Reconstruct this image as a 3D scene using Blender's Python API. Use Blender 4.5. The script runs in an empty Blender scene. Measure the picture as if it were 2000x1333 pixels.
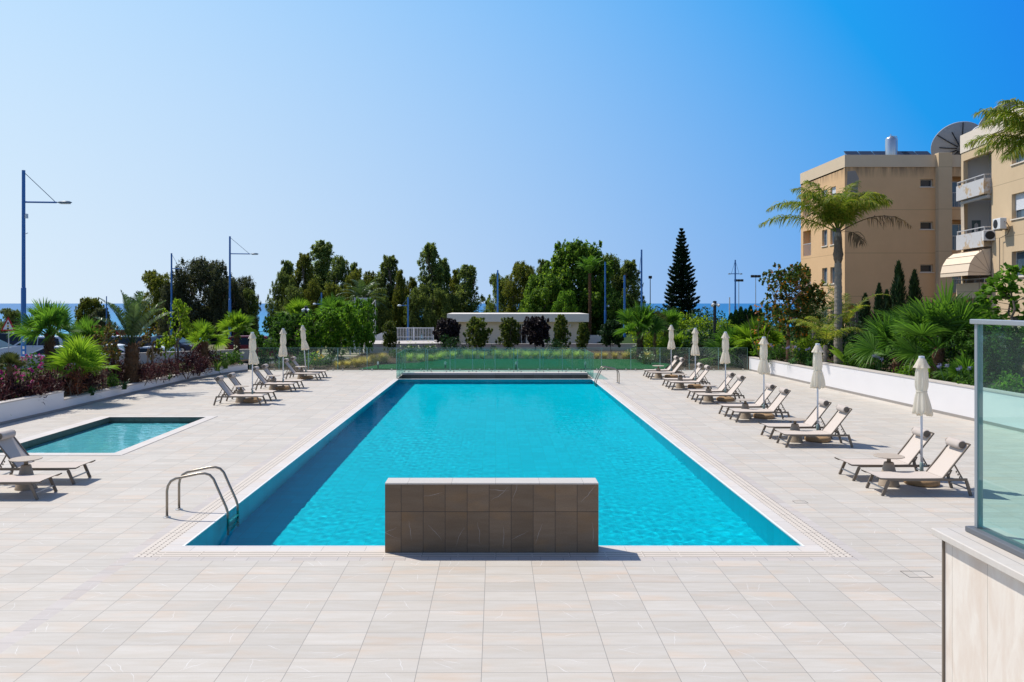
import bpy, math, random
import numpy as np
from mathutils import Vector, Matrix
S = bpy.context.scene
COL = S.collection
R = math.radians
PI = math.pi
# ---------------------------------------------------------------- camera geometry (metres, camera at 0,0,3.4 looking along +Y)
FOC, CX, CY, EYE = 1580.0, 968.0, 593.0, 3.4
def gx(px, py):
    y = FOC * EYE / (py - CY)
    return ((px - CX) * y / FOC, y)
def X(px, Y): return (px - CX) * Y / FOC
def Z(py, Y): return EYE - (py - CY) * Y / FOC

# ---------------------------------------------------------------- mesh builder
class MB:
    def __init__(s): s.V = []; s.n = 0; s.F = []; s.L = []; s.M = []; s.m = 0
    def add(s, verts, faces):
        v = np.asarray(verts, dtype=np.float64).reshape(-1, 3)
        for f in faces:
            s.F.append(np.asarray(f, dtype=np.int64) + s.n); s.L.append(np.array([len(f)])); s.M.append(np.array([s.m]))
        s.V.append(v); s.n += len(v)
    def quads(s, q):
        q = np.asarray(q, dtype=np.float64).reshape(-1, 3); k = len(q) // 4
        s.F.append(np.arange(k * 4) + s.n); s.L.append(np.full(k, 4)); s.M.append(np.full(k, s.m)); s.V.append(q); s.n += len(q)
    def strips(s, P):
        """P: N x K x 2 x 3 (N strips of K cross pairs): shared vertices"""
        P = np.asarray(P); N, K = P.shape[:2]
        idx = np.arange(N * K * 2).reshape(N, K, 2)
        f = np.stack([idx[:, :-1, 0], idx[:, :-1, 1], idx[:, 1:, 1], idx[:, 1:, 0]], axis=-1).reshape(-1)
        s.F.append(f + s.n); s.L.append(np.full(len(f) // 4, 4)); s.M.append(np.full(len(f) // 4, s.m)); s.V.append(P.reshape(-1, 3)); s.n += N * K * 2
    def box(s, x0, x1, y0, y1, z0, z1, bev=0.0):
        if bev > 0:
            b = bev; v = []; 
            for (zz, ins) in ((z0, b), (z0 + b, 0), (z1 - b, 0), (z1, b)):
                for (sx, sy) in ((0, 0), (1, 0), (1, 1), (0, 1)):
                    v.append(((x0 + ins) if sx == 0 else (x1 - ins), (y0 + ins) if sy == 0 else (y1 - ins), zz))
            f = [(3, 2, 1, 0), (12, 13, 14, 15)]
            for k in range(3):
                for i in range(4):
                    j = (i + 1) % 4; f.append((k * 4 + i, k * 4 + j, k * 4 + 4 + j, k * 4 + 4 + i))
            s.add(v, f); return
        v = [(x0, y0, z0), (x1, y0, z0), (x1, y1, z0), (x0, y1, z0), (x0, y0, z1), (x1, y0, z1), (x1, y1, z1), (x0, y1, z1)]
        s.add(v, [(3, 2, 1, 0), (4, 5, 6, 7), (0, 1, 5, 4), (1, 2, 6, 5), (2, 3, 7, 6), (3, 0, 4, 7)])
    def bar(s, a, b, w, h, up=(0, 0, 1)):
        a = Vector(a); b = Vector(b); d = (b - a).normalized(); u = Vector(up)
        if abs(d.dot(u)) > 0.95: u = Vector((0, 1, 0))
        sd = d.cross(u).normalized(); u = sd.cross(d)
        v = []
        for p in (a, b):
            for (i, j) in ((-1, -1), (1, -1), (1, 1), (-1, 1)): v.append(p + sd * (i * w / 2) + u * (j * h / 2))
        s.add([tuple(p) for p in v], [(3, 2, 1, 0), (4, 5, 6, 7), (0, 1, 5, 4), (1, 2, 6, 5), (2, 3, 7, 6), (3, 0, 4, 7)])
    def tube(s, pts, rad, n=8, cap=True):
        P = [Vector(p) for p in pts]
        if not hasattr(rad, '__len__'): rad = [rad] * len(P)
        ref = Vector((0, 0, 1)); v = []
        t0 = (P[1] - P[0]).normalized()
        if abs(t0.dot(ref)) > 0.9: ref = Vector((1, 0, 0))
        for i, p in enumerate(P):
            t = (P[min(i + 1, len(P) - 1)] - P[max(i - 1, 0)]).normalized()
            a = (ref - t * ref.dot(t))
            a = a.normalized() if a.length > 1e-6 else Vector((0, 1, 0))
            ref = a; b = t.cross(a)
            for k in range(n):
                an = 2 * PI * k / n
                v.append(tuple(p + (a * math.cos(an) + b * math.sin(an)) * rad[i]))
        f = []
        for i in range(len(P) - 1):
            for k in range(n):
                k2 = (k + 1) % n; f.append((i * n + k, i * n + k2, (i + 1) * n + k2, (i + 1) * n + k))
        if cap: f.append(tuple(range(n))[::-1]); f.append(tuple((len(P) - 1) * n + k for k in range(n)))
        s.add(v, f)
    def lathe(s, prof, n=24, c=(0, 0), cap=True, wob=None):
        v = []
        for i, (r, z) in enumerate(prof):
            for k in range(n):
                an = 2 * PI * k / n; rr = r * (wob(i, an) if wob else 1)
                v.append((c[0] + rr * math.cos(an), c[1] + rr * math.sin(an), z))
        f = []
        for i in range(len(prof) - 1):
            for k in range(n):
                k2 = (k + 1) % n; f.append((i * n + k, i * n + k2, (i + 1) * n + k2, (i + 1) * n + k))
        if cap: f.append(tuple(range(n))[::-1]); f.append(tuple((len(prof) - 1) * n + k for k in range(n)))
        s.add(v, f)
    def prism(s, poly, z0, z1):
        n = len(poly); a = sum(poly[i][0] * poly[(i + 1) % n][1] - poly[(i + 1) % n][0] * poly[i][1] for i in range(n))
        if a < 0: poly = poly[::-1]
        v = [(x, y, z0) for x, y in poly] + [(x, y, z1) for x, y in poly]
        f = [tuple(range(n))[::-1], tuple(range(n, 2 * n))] + [(i, (i + 1) % n, n + (i + 1) % n, n + i) for i in range(n)]
        s.add(v, f)
    def sheet_holes(s, x0, x1, y0, y1, z, holes, conv=None, depth=0.0):
        """flat sheet with rectangular holes; conv maps (u,v,w) to a point; depth adds reveals"""
        conv = conv or (lambda u, v, w: (u, v, w))
        xs = sorted({x0, x1} | {h[0] for h in holes} | {h[1] for h in holes}); ys = sorted({y0, y1} | {h[2] for h in holes} | {h[3] for h in holes})
        xs = [x for x in xs if x0 <= x <= x1]; ys = [y for y in ys if y0 <= y <= y1]
        for i in range(len(xs) - 1):
            for j in range(len(ys) - 1):
                cx, cy = (xs[i] + xs[i + 1]) / 2, (ys[j] + ys[j + 1]) / 2
                if any(h[0] < cx < h[1] and h[2] < cy < h[3] for h in holes): continue
                s.add([conv(xs[i], ys[j], z), conv(xs[i + 1], ys[j], z), conv(xs[i + 1], ys[j + 1], z), conv(xs[i], ys[j + 1], z)], [(0, 1, 2, 3)])
        if depth:
            for (a, b, c, d) in holes:
                for (p, q) in (((a, c), (b, c)), ((b, c), (b, d)), ((b, d), (a, d)), ((a, d), (a, c))):
                    s.add([conv(p[0], p[1], z), conv(q[0], q[1], z), conv(q[0], q[1], z - depth), conv(p[0], p[1], z - depth)], [(0, 1, 2, 3)])
    def mesh(s, name, mats, smooth=False):
        me = bpy.data.meshes.new(name)
        V = np.concatenate(s.V); F = np.concatenate(s.F); L = np.concatenate(s.L)
        me.vertices.add(len(V)); me.vertices.foreach_set('co', V.astype(np.float32).ravel())
        me.loops.add(len(F)); me.loops.foreach_set('vertex_index', F.astype(np.int32))
        me.polygons.add(len(L)); st = np.concatenate([[0], np.cumsum(L)[:-1]])
        me.polygons.foreach_set('loop_start', st.astype(np.int32))
        me.polygons.foreach_set('material_index', np.concatenate(s.M).astype(np.int32))
        me.polygons.foreach_set('use_smooth', np.full(len(L), bool(smooth)))
        me.update(calc_edges=True)
        for m in (mats if isinstance(mats, (list, tuple)) else [mats]): me.materials.append(m)
        return me

def link(name, me, parent=None):
    o = bpy.data.objects.new(name, me); COL.objects.link(o); o.parent = parent; return o
def obj(name, mb, m, parent=None, smooth=False):
    return link(name, mb.mesh(name, m, smooth) if isinstance(mb, MB) else mb, parent)
def tag(o, label=None, cat=None, group=None, kind=None):
    if label: o['label'] = label
    if cat: o['category'] = cat
    if group: o['group'] = group
    if kind: o['kind'] = kind
    return o
def thing(name, label, cat, loc=(0, 0, 0), rz=0.0, group=None, scale=1.0):
    o = bpy.data.objects.new(name, None); COL.objects.link(o); o.empty_display_size = 0.1
    o.location = loc; o.rotation_euler = (0, 0, rz); o.scale = (scale,) * 3 if not isinstance(scale, tuple) else scale
    return tag(o, label, cat, group)
def struct(name, mb, m, smooth=False): return tag(obj(name, mb, m, None, smooth), kind='structure')
def kids(o): return [c for c in bpy.data.objects if c.parent == o]
KIDS = {}
def dup(root, loc, rz=0.0, label=None, group=None, scale=None, recolor=None):
    r = root.copy(); COL.objects.link(r); r.location = loc; r.rotation_euler = (0, 0, rz)
    if scale is not None: r.scale = (scale,) * 3 if not isinstance(scale, tuple) else scale
    if label: r['label'] = label
    if group: r['group'] = group
    if root.name not in KIDS: KIDS[root.name] = [(c, kids(c)) for c in kids(root)]
    for ch, gs in KIDS[root.name]:
        c = ch.copy(); COL.objects.link(c); c.parent = r
        for g in gs:
            d = g.copy(); COL.objects.link(d); d.parent = c
    return r

# ---------------------------------------------------------------- materials
class NT:
    def __init__(s, name):
        s.m = bpy.data.materials.new(name); s.m.use_nodes = True; s.t = s.m.node_tree; s.t.nodes.clear()
        s.out = s.n('ShaderNodeOutputMaterial')
    def n(s, ty, **k):
        nd = s.t.nodes.new(ty)
        for a, b in k.items(): setattr(nd, a, b)
        return nd
    def l(s, a, b): s.t.links.new(a, b)
    def set(s, sock, v):
        if isinstance(v, bpy.types.NodeSocket): s.l(v, sock)
        elif isinstance(v, (tuple, list)) and sock.type == 'RGBA': sock.default_value = (*v[:3], 1)
        else: sock.default_value = v
    def math(s, op, a, b=0.0, c=None):
        m = s.n('ShaderNodeMath', operation=op); s.set(m.inputs[0], a); s.set(m.inputs[1], b)
        if c is not None: s.set(m.inputs[2], c)
        return m.outputs[0]
    def mix(s, f, a, b, blend='MIX'):
        m = s.n('ShaderNodeMix', data_type='RGBA', blend_type=blend); s.set(m.inputs[0], f); s.set(m.inputs[6], a); s.set(m.inputs[7], b); return m.outputs[2]
    def noise(s, vec, scale, detail=4, rough=0.55, dist=0.0):
        m = s.n('ShaderNodeTexNoise'); s.set(m.inputs['Scale'], scale); m.inputs['Detail'].default_value = detail; m.inputs['Roughness'].default_value = rough; m.inputs['Distortion'].default_value = dist
        if vec is not None: s.l(vec, m.inputs['Vector'])
        return m.outputs['Fac']
    def ramp(s, f, stops):
        r = s.n('ShaderNodeValToRGB'); e = r.color_ramp.elements
        while len(e) < len(stops): e.new(0.5)
        for i, (p, c) in enumerate(stops): e[i].position = p; e[i].color = (*c[:3], 1) if hasattr(c, '__len__') else (c, c, c, 1)
        s.set(r.inputs[0], f); return r.outputs[0]
    def pos(s): return s.n('ShaderNodeNewGeometry').outputs['Position']
    def oc(s): return s.n('ShaderNodeTexCoord').outputs['Object']
    def mapv(s, v, sc=(1, 1, 1), lo=(0, 0, 0), rot=(0, 0, 0)):
        m = s.n('ShaderNodeMapping'); m.inputs['Scale'].default_value = sc; m.inputs['Location'].default_value = lo; m.inputs['Rotation'].default_value = rot; s.l(v, m.inputs['Vector']); return m.outputs[0]
    def bump(s, h, st=0.3, d=0.01):
        b = s.n('ShaderNodeBump'); b.inputs['Strength'].default_value = st; b.inputs['Distance'].default_value = d; s.l(h, b.inputs['Height']); return b.outputs[0]
    def bsdf(s, col, rough=0.6, spec=0.3, metal=0.0, normal=None):
        p = s.n('ShaderNodeBsdfPrincipled'); s.set(p.inputs['Base Color'], col); s.set(p.inputs['Roughness'], rough); p.inputs['Specular IOR Level'].default_value = spec; p.inputs['Metallic'].default_value = metal
        if normal is not None: s.l(normal, p.inputs['Normal'])
        return p
    def fin(s, sh): s.l(sh, s.out.inputs['Surface']); return s.m

def mat(name, col, rough=0.6, var=0.12, scale=6.0, spec=0.3, metal=0.0, bump=0.0, bscale=None, world=False):
    t = NT(name); v = t.pos() if world else t.oc()
    f = t.noise(v, scale, 5)
    c = t.mix(f, tuple(max(0, x * (1 - var)) for x in col), tuple(min(1, x * (1 + var)) for x in col))
    nm = None
    if bump: nm = t.bump(t.noise(v, bscale or scale * 6, 4), bump, 0.01)
    return t.fin(t.bsdf(c, rough, spec, metal, nm).outputs[0])

def leafmat(name, cols, trans=0.3, rough=0.55, spec=0.25, obvar=0.25):
    """cols: list of natural leaf colours spread at random over leaves"""
    t = NT(name); g = t.n('ShaderNodeNewGeometry'); oi = t.n('ShaderNodeObjectInfo')
    n = len(cols)
    r = t.ramp(g.outputs['Random Per Island'], [((i + 0.5) / n, c) for i, c in enumerate(cols)])
    k = t.math('MULTIPLY_ADD', oi.outputs['Random'], obvar, 1 - obvar / 2)
    hs = t.n('ShaderNodeHueSaturation'); t.l(r, hs.inputs['Color']); t.l(k, hs.inputs['Value'])
    p = t.bsdf(hs.outputs[0], rough, spec)
    tr = t.n('ShaderNodeBsdfTranslucent')
    tc = t.mix(1.0, hs.outputs[0], (1.0, 1.0, 0.62), 'MULTIPLY'); tc = t.mix(1.0, tc, tc, 'ADD'); t.l(tc, tr.inputs['Color'])
    ms = t.n('ShaderNodeMixShader'); ms.inputs[0].default_value = trans; t.l(p.outputs[0], ms.inputs[1]); t.l(tr.outputs[0], ms.inputs[2])
    return t.fin(ms.outputs[0])

def stone_tiles(name, base, warm, light, bw, bh, ox=0.0, oy=0.0, axes='xy', mortar=0.0035, mcol=(0.2, 0.19, 0.18), tone=0.10, veins=0.5, grain=0.06, joint_dim=1.0):
    """stone tile cladding: per-tile tone, streaks, warm patches and white veins"""
    t = NT(name); p = t.pos(); sp = t.n('ShaderNodeSeparateXYZ'); t.l(p, sp.inputs[0])
    cb = t.n('ShaderNodeCombineXYZ'); a = {'x': 0, 'y': 1, 'z': 2}
    t.l(sp.outputs[a[axes[0]]], cb.inputs[0]); t.l(sp.outputs[a[axes[1]]], cb.inputs[1])
    v = t.mapv(cb.outputs[0], lo=(ox, oy, 0))
    br = t.n('ShaderNodeTexBrick'); br.offset = 0.0; br.squash = 1.0
    t.l(v, br.inputs['Vector'])
    for k, val in (('Scale', 1.0), ('Mortar Size', mortar), ('Mortar Smooth', 0.2), ('Bias', 0.0), ('Brick Width', bw), ('Row Height', bh)): br.inputs[k].default_value = val
    br.inputs['Color1'].default_value = (0, 0, 0, 1); br.inputs['Color2'].default_value = (1, 1, 1, 1); br.inputs['Mortar'].default_value = (0.5, 0.5, 0.5, 1)
    tile = t.n('ShaderNodeSeparateColor'); t.l(br.outputs['Color'], tile.inputs[0]); rnd = tile.outputs[0]
    # shift the pattern per tile so that veins break at the joints
    off = t.n('ShaderNodeCombineXYZ'); t.l(t.math('MULTIPLY', rnd, 37.0), off.inputs[2]); t.l(t.math('MULTIPLY', rnd, 11.0), off.inputs[0])
    vm = t.n('ShaderNodeVectorMath', operation='ADD'); t.l(v, vm.inputs[0]); t.l(off.outputs[0], vm.inputs[1]); w = vm.outputs[0]
    streak = t.noise(t.mapv(w, sc=(1.2, 7, 1)), 1.6, 6, 0.6)
    fine = t.noise(v, 60, 3, 0.7)
    wf = t.ramp(t.noise(t.mapv(w, sc=(1.0, 2.6, 1), rot=(0, 0, 0.35)), 1.1, 3, 0.5, 0.4), [(0.50, 0.0), (0.72, 1.0)])
    c = t.mix(t.math('MULTIPLY', wf, 0.75), base, warm)
    c = t.mix(t.ramp(streak, [(0.35, 0.0), (0.8, 0.6)]), c, light)
    # a few nearly straight white veins, each inside its own tile
    sv = t.n('ShaderNodeSeparateXYZ'); t.l(v, sv.inputs[0])
    lu = t.math('MULTIPLY', t.math('SUBTRACT', t.math('FRACT', t.math('DIVIDE', sv.outputs[0], bw)), 0.5), bw); lw = t.math('MULTIPLY', t.math('SUBTRACT', t.math('FRACT', t.math('DIVIDE', sv.outputs[1], bh)), 0.5), bh)
    wob = t.math('MULTIPLY', t.math('SUBTRACT', t.noise(w, 5.0, 2, 0.5), 0.5), 0.09); vmask = None
    for (k1, k2, lim) in ((13.7, 29.3, 0.50), (41.9, 17.7, 0.36)):
        r1 = t.math('FRACT', t.math('MULTIPLY', rnd, k1)); r2 = t.math('FRACT', t.math('MULTIPLY', rnd, k2)); r3 = t.math('FRACT', t.math('MULTIPLY', rnd, k1 + k2 * 3))
        th = t.math('MULTIPLY', r1, PI); cs, sn = t.math('COSINE', th), t.math('SINE', th)
        dd = t.math('ABSOLUTE', t.math('ADD', t.math('ADD', t.math('ADD', t.math('MULTIPLY', lu, cs), t.math('MULTIPLY', lw, sn)), t.math('MULTIPLY', t.math('SUBTRACT', r2, 0.5), bw * .6)), wob))
        al = t.math('ABSOLUTE', t.math('ADD', t.math('SUBTRACT', t.math('MULTIPLY', lw, cs), t.math('MULTIPLY', lu, sn)), t.math('MULTIPLY', t.math('SUBTRACT', r3, 0.5), 0.12)))
        q = t.math('MULTIPLY', t.math('MULTIPLY', t.math('LESS_THAN', dd, t.math('MULTIPLY_ADD', al, -0.02, 0.0035)), t.math('LESS_THAN', al, 0.15)), t.math('LESS_THAN', r3, lim))
        vmask = q if vmask is None else t.math('MAXIMUM', vmask, q)
    c = t.mix(t.math('MULTIPLY', vmask, veins), c, (0.82, 0.82, 0.82))
    k = t.math('MULTIPLY', t.math('MULTIPLY_ADD', rnd, tone * 2, 1 - tone), t.math('MULTIPLY_ADD', fine, grain * 2, 1 - grain))
    c = t.mix(1.0, c, t.n('ShaderNodeCombineXYZ').outputs[0], 'MIX') if False else c
    kk = t.n('ShaderNodeCombineColor'); [t.l(k, kk.inputs[i]) for i in range(3)]
    c = t.mix(1.0, c, kk.outputs[0], 'MULTIPLY')
    c = t.mix(t.math('MULTIPLY', br.outputs['Fac'], joint_dim), c, mcol)
    nm = t.bump(t.math('SUBTRACT', t.math('MULTIPLY', fine, 0.25), br.outputs['Fac']), 0.25, 0.004)
    return t.fin(t.bsdf(c, 0.62, 0.25, 0, nm).outputs[0])

def glassmat(name, tint, refl=1.0, dust=0.0):
    t = NT(name); tr = t.n('ShaderNodeBsdfTransparent'); tr.inputs[0].default_value = (*tint, 1)
    gl = t.n('ShaderNodeBsdfGlossy'); gl.inputs['Roughness'].default_value = 0.02; gl.inputs[0].default_value = (0.9, 1, 0.97, 1)
    fr = t.n('ShaderNodeFresnel'); fr.inputs[0].default_value = 1.5
    ms = t.n('ShaderNodeMixShader'); bf = t.n('ShaderNodeNewGeometry').outputs['Backfacing']; t.l(t.math('MULTIPLY', t.math('MULTIPLY', fr.outputs[0], refl), t.math('SUBTRACT', 1.0, bf)), ms.inputs[0]); t.l(tr.outputs[0], ms.inputs[1]); t.l(gl.outputs[0], ms.inputs[2])
    sh = ms.outputs[0]
    if dust:
        df = t.n('ShaderNodeBsdfDiffuse'); df.inputs[0].default_value = (0.5, 0.6, 0.58, 1); m2 = t.n('ShaderNodeMixShader'); m2.inputs[0].default_value = dust
        t.l(sh, m2.inputs[1]); t.l(df.outputs[0], m2.inputs[2]); sh = m2.outputs[0]
    return t.fin(sh)

def watermat(name, tint, refl=0.7, rough=0.03):
    """clear tinted water on a really rippled mesh: refraction below, mirror of sky and trees above"""
    t = NT(name); g = t.n('ShaderNodeBsdfRefraction'); g.inputs['Color'].default_value = (*tint, 1); g.inputs['IOR'].default_value = 1.33; g.inputs['Roughness'].default_value = 0
    gl = t.n('ShaderNodeBsdfGlossy'); gl.inputs['Roughness'].default_value = rough; fr = t.n('ShaderNodeFresnel'); fr.inputs[0].default_value = 1.33
    b = t.n('ShaderNodeMixShader'); t.l(t.math('MULTIPLY', fr.outputs[0], refl), b.inputs[0]); t.l(g.outputs[0], b.inputs[1]); t.l(gl.outputs[0], b.inputs[2]); return t.fin(b.outputs[0])
# ================================================================= world, sun, camera
cam = bpy.data.cameras.new('camera'); co = bpy.data.objects.new('camera', cam); COL.objects.link(co)
co.location = (0, 0, EYE); co.rotation_euler = (R(90), 0, 0); cam.sensor_width = 36; cam.lens = FOC / 2000 * 36
cam.shift_x = (1000 - CX) / 2000; cam.shift_y = -(666.5 - CY) / 2000; cam.clip_end = 80000; cam.clip_start = 0.05
S.camera = co
sunv = Vector((-0.55, 0.36, 1.0)).normalized()
L = bpy.data.lights.new('sun', 'SUN'); lo = bpy.data.objects.new('sun', L); COL.objects.link(lo)
L.energy = 3.85; L.angle = R(0.53); L.color = (1.0, 0.945, 0.865); lo.rotation_euler = (-sunv).to_track_quat('-Z', 'Y').to_euler(); lo.location = (-20, 15, 40)
W = bpy.data.worlds.new('World'); S.world = W; W.use_nodes = True
wt = W.node_tree; wt.nodes.clear()
EXPO = 0.25
sky = wt.nodes.new('ShaderNodeTexSky'); sky.sky_type = 'NISHITA'; sky.sun_disc = False
sky.sun_elevation = math.asin(sunv.z); sky.sun_rotation = math.atan2(sunv.x, sunv.y); sky.altitude = 0; sky.air_density = 0.7; sky.dust_density = 0.5; sky.ozone_density = 6.0
bg = wt.nodes.new('ShaderNodeBackground'); bg.inputs[1].default_value = 0.14
wo = wt.nodes.new('ShaderNodeOutputWorld')
def wn(ty, **k):
    n = wt.nodes.new(ty); [setattr(n, a, v) for a, v in k.items()]; return n
def wm(op, a, b, cl=False):
    n = wn('ShaderNodeMath', operation=op, use_clamp=cl)
    for i, v in enumerate((a, b)):
        if isinstance(v, bpy.types.NodeSocket): wt.links.new(v, n.inputs[i])
        else: n.inputs[i].default_value = v
    return n.outputs[0]
# marine haze: forward scattering towards the sun and whitening near the horizon, blended over the Nishita sky below ~40 degrees
tc = wn('ShaderNodeTexCoord'); dt = wn('ShaderNodeVectorMath', operation='DOT_PRODUCT'); wt.links.new(tc.outputs['Generated'], dt.inputs[0]); dt.inputs[1].default_value = tuple(sunv)
sx = wn('ShaderNodeSeparateXYZ'); wt.links.new(tc.outputs['Generated'], sx.inputs[0]); zz_ = wm('MAXIMUM', sx.outputs[2], 0.0)
cc = wn('ShaderNodeCombineColor')
for i, (a, b, d, lo_) in enumerate(((0.055, 1.33, 1.62, 0.016), (0.315, 1.06, 1.09, 0.22), (0.80, 0.32, 0.10, 0.6))):
    v = wm('SUBTRACT', wm('ADD', wm('MULTIPLY', dt.outputs['Value'], b), a), wm('MULTIPLY', zz_, d)); v = wm('MINIMUM', wm('MAXIMUM', v, lo_), 1.0)
    wt.links.new(wm('MULTIPLY', v, 1 / (0.14 * 2 ** EXPO)), cc.inputs[i])
mr = wn('ShaderNodeMapRange', interpolation_type='SMOOTHSTEP'); wt.links.new(zz_, mr.inputs[0]); mr.inputs[1].default_value = 0.33; mr.inputs[2].default_value = 0.62
mrb = wn('ShaderNodeMapRange', interpolation_type='SMOOTHSTEP'); wt.links.new(sx.outputs[1], mrb.inputs[0]); mrb.inputs[1].default_value = 0.45; mrb.inputs[2].default_value = -0.05
mx = wn('ShaderNodeMix', data_type='RGBA'); wt.links.new(wm('MAXIMUM', mr.outputs[0], mrb.outputs[0]), mx.inputs[0]); wt.links.new(cc.outputs[0], mx.inputs[6]); wt.links.new(sky.outputs[0], mx.inputs[7])
wt.links.new(mx.outputs[2], bg.inputs[0]); wt.links.new(bg.outputs[0], wo.inputs[0])
S.view_settings.view_transform = 'Standard'; S.view_settings.look = 'None'; S.view_settings.exposure = EXPO; S.view_settings.gamma = 1
S.cycles.max_bounces = 8; S.cycles.transparent_max_bounces = 40; S.cycles.caustics_reflective = False; S.cycles.caustics_refractive = True; L.cycles.is_caustics_light = True
S.cycles.use_denoising = True; S.cycles.sample_clamp_indirect = 6

# ================================================================= materials
m_deck = stone_tiles('deck_stone', (0.51, 0.465, 0.40), (0.565, 0.45, 0.345), (0.605, 0.575, 0.53), 0.6, 0.3, ox=0.13, oy=0.05, tone=0.06, veins=0.42, mcol=(0.27, 0.25, 0.225))
m_coping = stone_tiles('coping_stone', (0.60, 0.555, 0.51), (0.64, 0.54, 0.45), (0.67, 0.63, 0.585), 0.6, 0.6, tone=0.04, veins=0.2, mcol=(0.33, 0.31, 0.29))
m_strip = stone_tiles('strip_stone', (0.50, 0.45, 0.41), (0.54, 0.45, 0.38), (0.56, 0.53, 0.50), 0.3, 0.3, tone=0.06, veins=0.2, mcol=(0.27, 0.255, 0.245))
def grille_mat(name, swap):
    t = NT(name); sp = t.n('ShaderNodeSeparateXYZ'); t.l(t.pos(), sp.inputs[0])
    u, w = (sp.outputs[0], sp.outputs[1]) if swap else (sp.outputs[1], sp.outputs[0])
    a = t.math('LESS_THAN', t.math('FRACT', t.math('MULTIPLY', u, 2.0 if swap else 13.0)), 0.97 if swap else 0.5)
    b = t.math('LESS_THAN', t.math('ABSOLUTE', t.math('SUBTRACT', t.math('FRACT', t.math('MULTIPLY', w, 12.0)), 0.5)), 0.13)
    seam = t.math('LESS_THAN', t.math('FRACT', t.math('MULTIPLY', u, 1.0)), 0.008)
    f = t.math('MAXIMUM', t.math('MULTIPLY', a, b), seam)
    v = t.noise(t.pos(), 3, 4)
    c = t.mix(f, t.mix(v, (0.57, 0.50, 0.42), (0.67, 0.60, 0.52)), (0.30, 0.25, 0.20) if swap else (0.17, 0.14, 0.115))
    return t.fin(t.bsdf(c, 0.6, 0.25).outputs[0])
m_gr_y = grille_mat('drain_grille_stone', False); m_gr_x = grille_mat('drain_grille_stone_across', True)
m_whiterim = mat('white_rim', (0.78, 0.77, 0.74), 0.5, 0.05)
m_wallstone = stone_tiles('brown_stone', (0.175, 0.120, 0.076), (0.26, 0.148, 0.064), (0.24, 0.18, 0.125), 0.3, 0.62, ox=1.288, oy=0.06, axes='xz', mortar=0.004, mcol=(0.05, 0.042, 0.036), tone=0.17, veins=0.22, grain=0.26)
m_capstone = stone_tiles('pale_cap_stone', (0.55, 0.51, 0.46), (0.58, 0.50, 0.42), (0.62, 0.59, 0.55), 0.6, 3.0, tone=0.03, veins=0.2, mcol=(0.35, 0.33, 0.3))
m_render = mat('white_render', (0.74, 0.72, 0.71), 0.85, 0.04, 1.2, 0.1, bump=0.08, bscale=80)
m_rendercap = mat('wall_cap_stone', (0.55, 0.50, 0.45), 0.7, 0.10, 5, 0.2)
m_skirt = mat('grey_skirting', (0.30, 0.275, 0.25), 0.7, 0.12, 4)
m_garden_wall = mat('beige_render', (0.66, 0.59, 0.51), 0.85, 0.08, 1.0, 0.1)
m_pooltile = stone_tiles('pool_tile', (0.008, 0.62, 0.75), (0.010, 0.64, 0.77), (0.012, 0.65, 0.78), 0.3, 0.3, tone=0.05, veins=0.0, mcol=(0.012, 0.57, 0.66), mortar=0.006)
m_darkpool = stone_tiles('pool_wall_stone', (0.15, 0.145, 0.115), (0.16, 0.14, 0.10), (0.18, 0.17, 0.14), 0.45, 2.0, axes='xy', tone=0.12, veins=0.1, mcol=(0.06, 0.06, 0.05))
m_kidfloor = stone_tiles('kids_pool_floor', (0.26, 0.70, 0.76), (0.28, 0.68, 0.70), (0.3, 0.72, 0.78), 0.3, 0.3, tone=0.06, veins=0.0, mcol=(0.14, 0.40, 0.44))
m_water = watermat('pool_water', (0.28, 0.955, 0.97), 0.16)
m_kidwater = watermat('kids_pool_water', (0.72, 0.96, 0.98), 0.8)
m_glass = glassmat('clear_glass', (0.80, 0.92, 0.89), 0.8)
m_glass_teal = glassmat('teal_glass', (0.74, 0.915, 0.885), 1.0, 0.03)
m_glass_fence = glassmat('fence_glass', (0.90, 0.95, 0.935), 1.0, 0.03)
m_glass_edge = mat('glass_edge', (0.26, 0.46, 0.43), 0.15, 0.05, 3, 0.6)
m_steel = mat('brushed_steel', (0.55, 0.53, 0.50), 0.28, 0.08, 20, 0.5, 0.9)
m_alu = mat('grey_aluminium', (0.36, 0.39, 0.42), 0.4, 0.05, 4, 0.5, 0.5)
m_bronze = mat('bronze_steel', (0.30, 0.26, 0.21), 0.32, 0.06, 8, 0.5, 0.7)
m_taupe = mat('taupe_metal', (0.175, 0.14, 0.105), 0.5, 0.08, 10, 0.35)
m_sling = mat('beige_sling_fabric', (0.58, 0.505, 0.44), 0.8, 0.05, 40, 0.15, bump=0.15, bscale=300)
m_pillow = mat('beige_pillow', (0.50, 0.435, 0.385), 0.75, 0.05, 20, 0.2)
m_table = mat('sand_table', (0.36, 0.285, 0.205), 0.55, 0.06, 6, 0.3)
m_tabletop = mat('sand_table_top', (0.48, 0.40, 0.315), 0.5, 0.04, 6, 0.3)
def canvas():
    t = NT('cream_canvas'); v = t.oc(); f = t.noise(v, 5, 4); c = t.mix(f, (0.80, 0.75, 0.66), (0.86, 0.81, 0.72)); p = t.bsdf(c, .85, .1, 0, t.bump(t.noise(v, 120, 3), .1, .01))
    tr = t.n('ShaderNodeBsdfTranslucent'); tr.inputs[0].default_value = (0.95, 0.88, 0.74, 1); m = t.n('ShaderNodeMixShader'); m.inputs[0].default_value = 0.5; t.l(p.outputs[0], m.inputs[1]); t.l(tr.outputs[0], m.inputs[2]); return t.fin(m.outputs[0])
m_canvas = canvas()
m_pole = mat('white_pole', (0.62, 0.66, 0.72), 0.35, 0.03, 4, 0.4)
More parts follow.
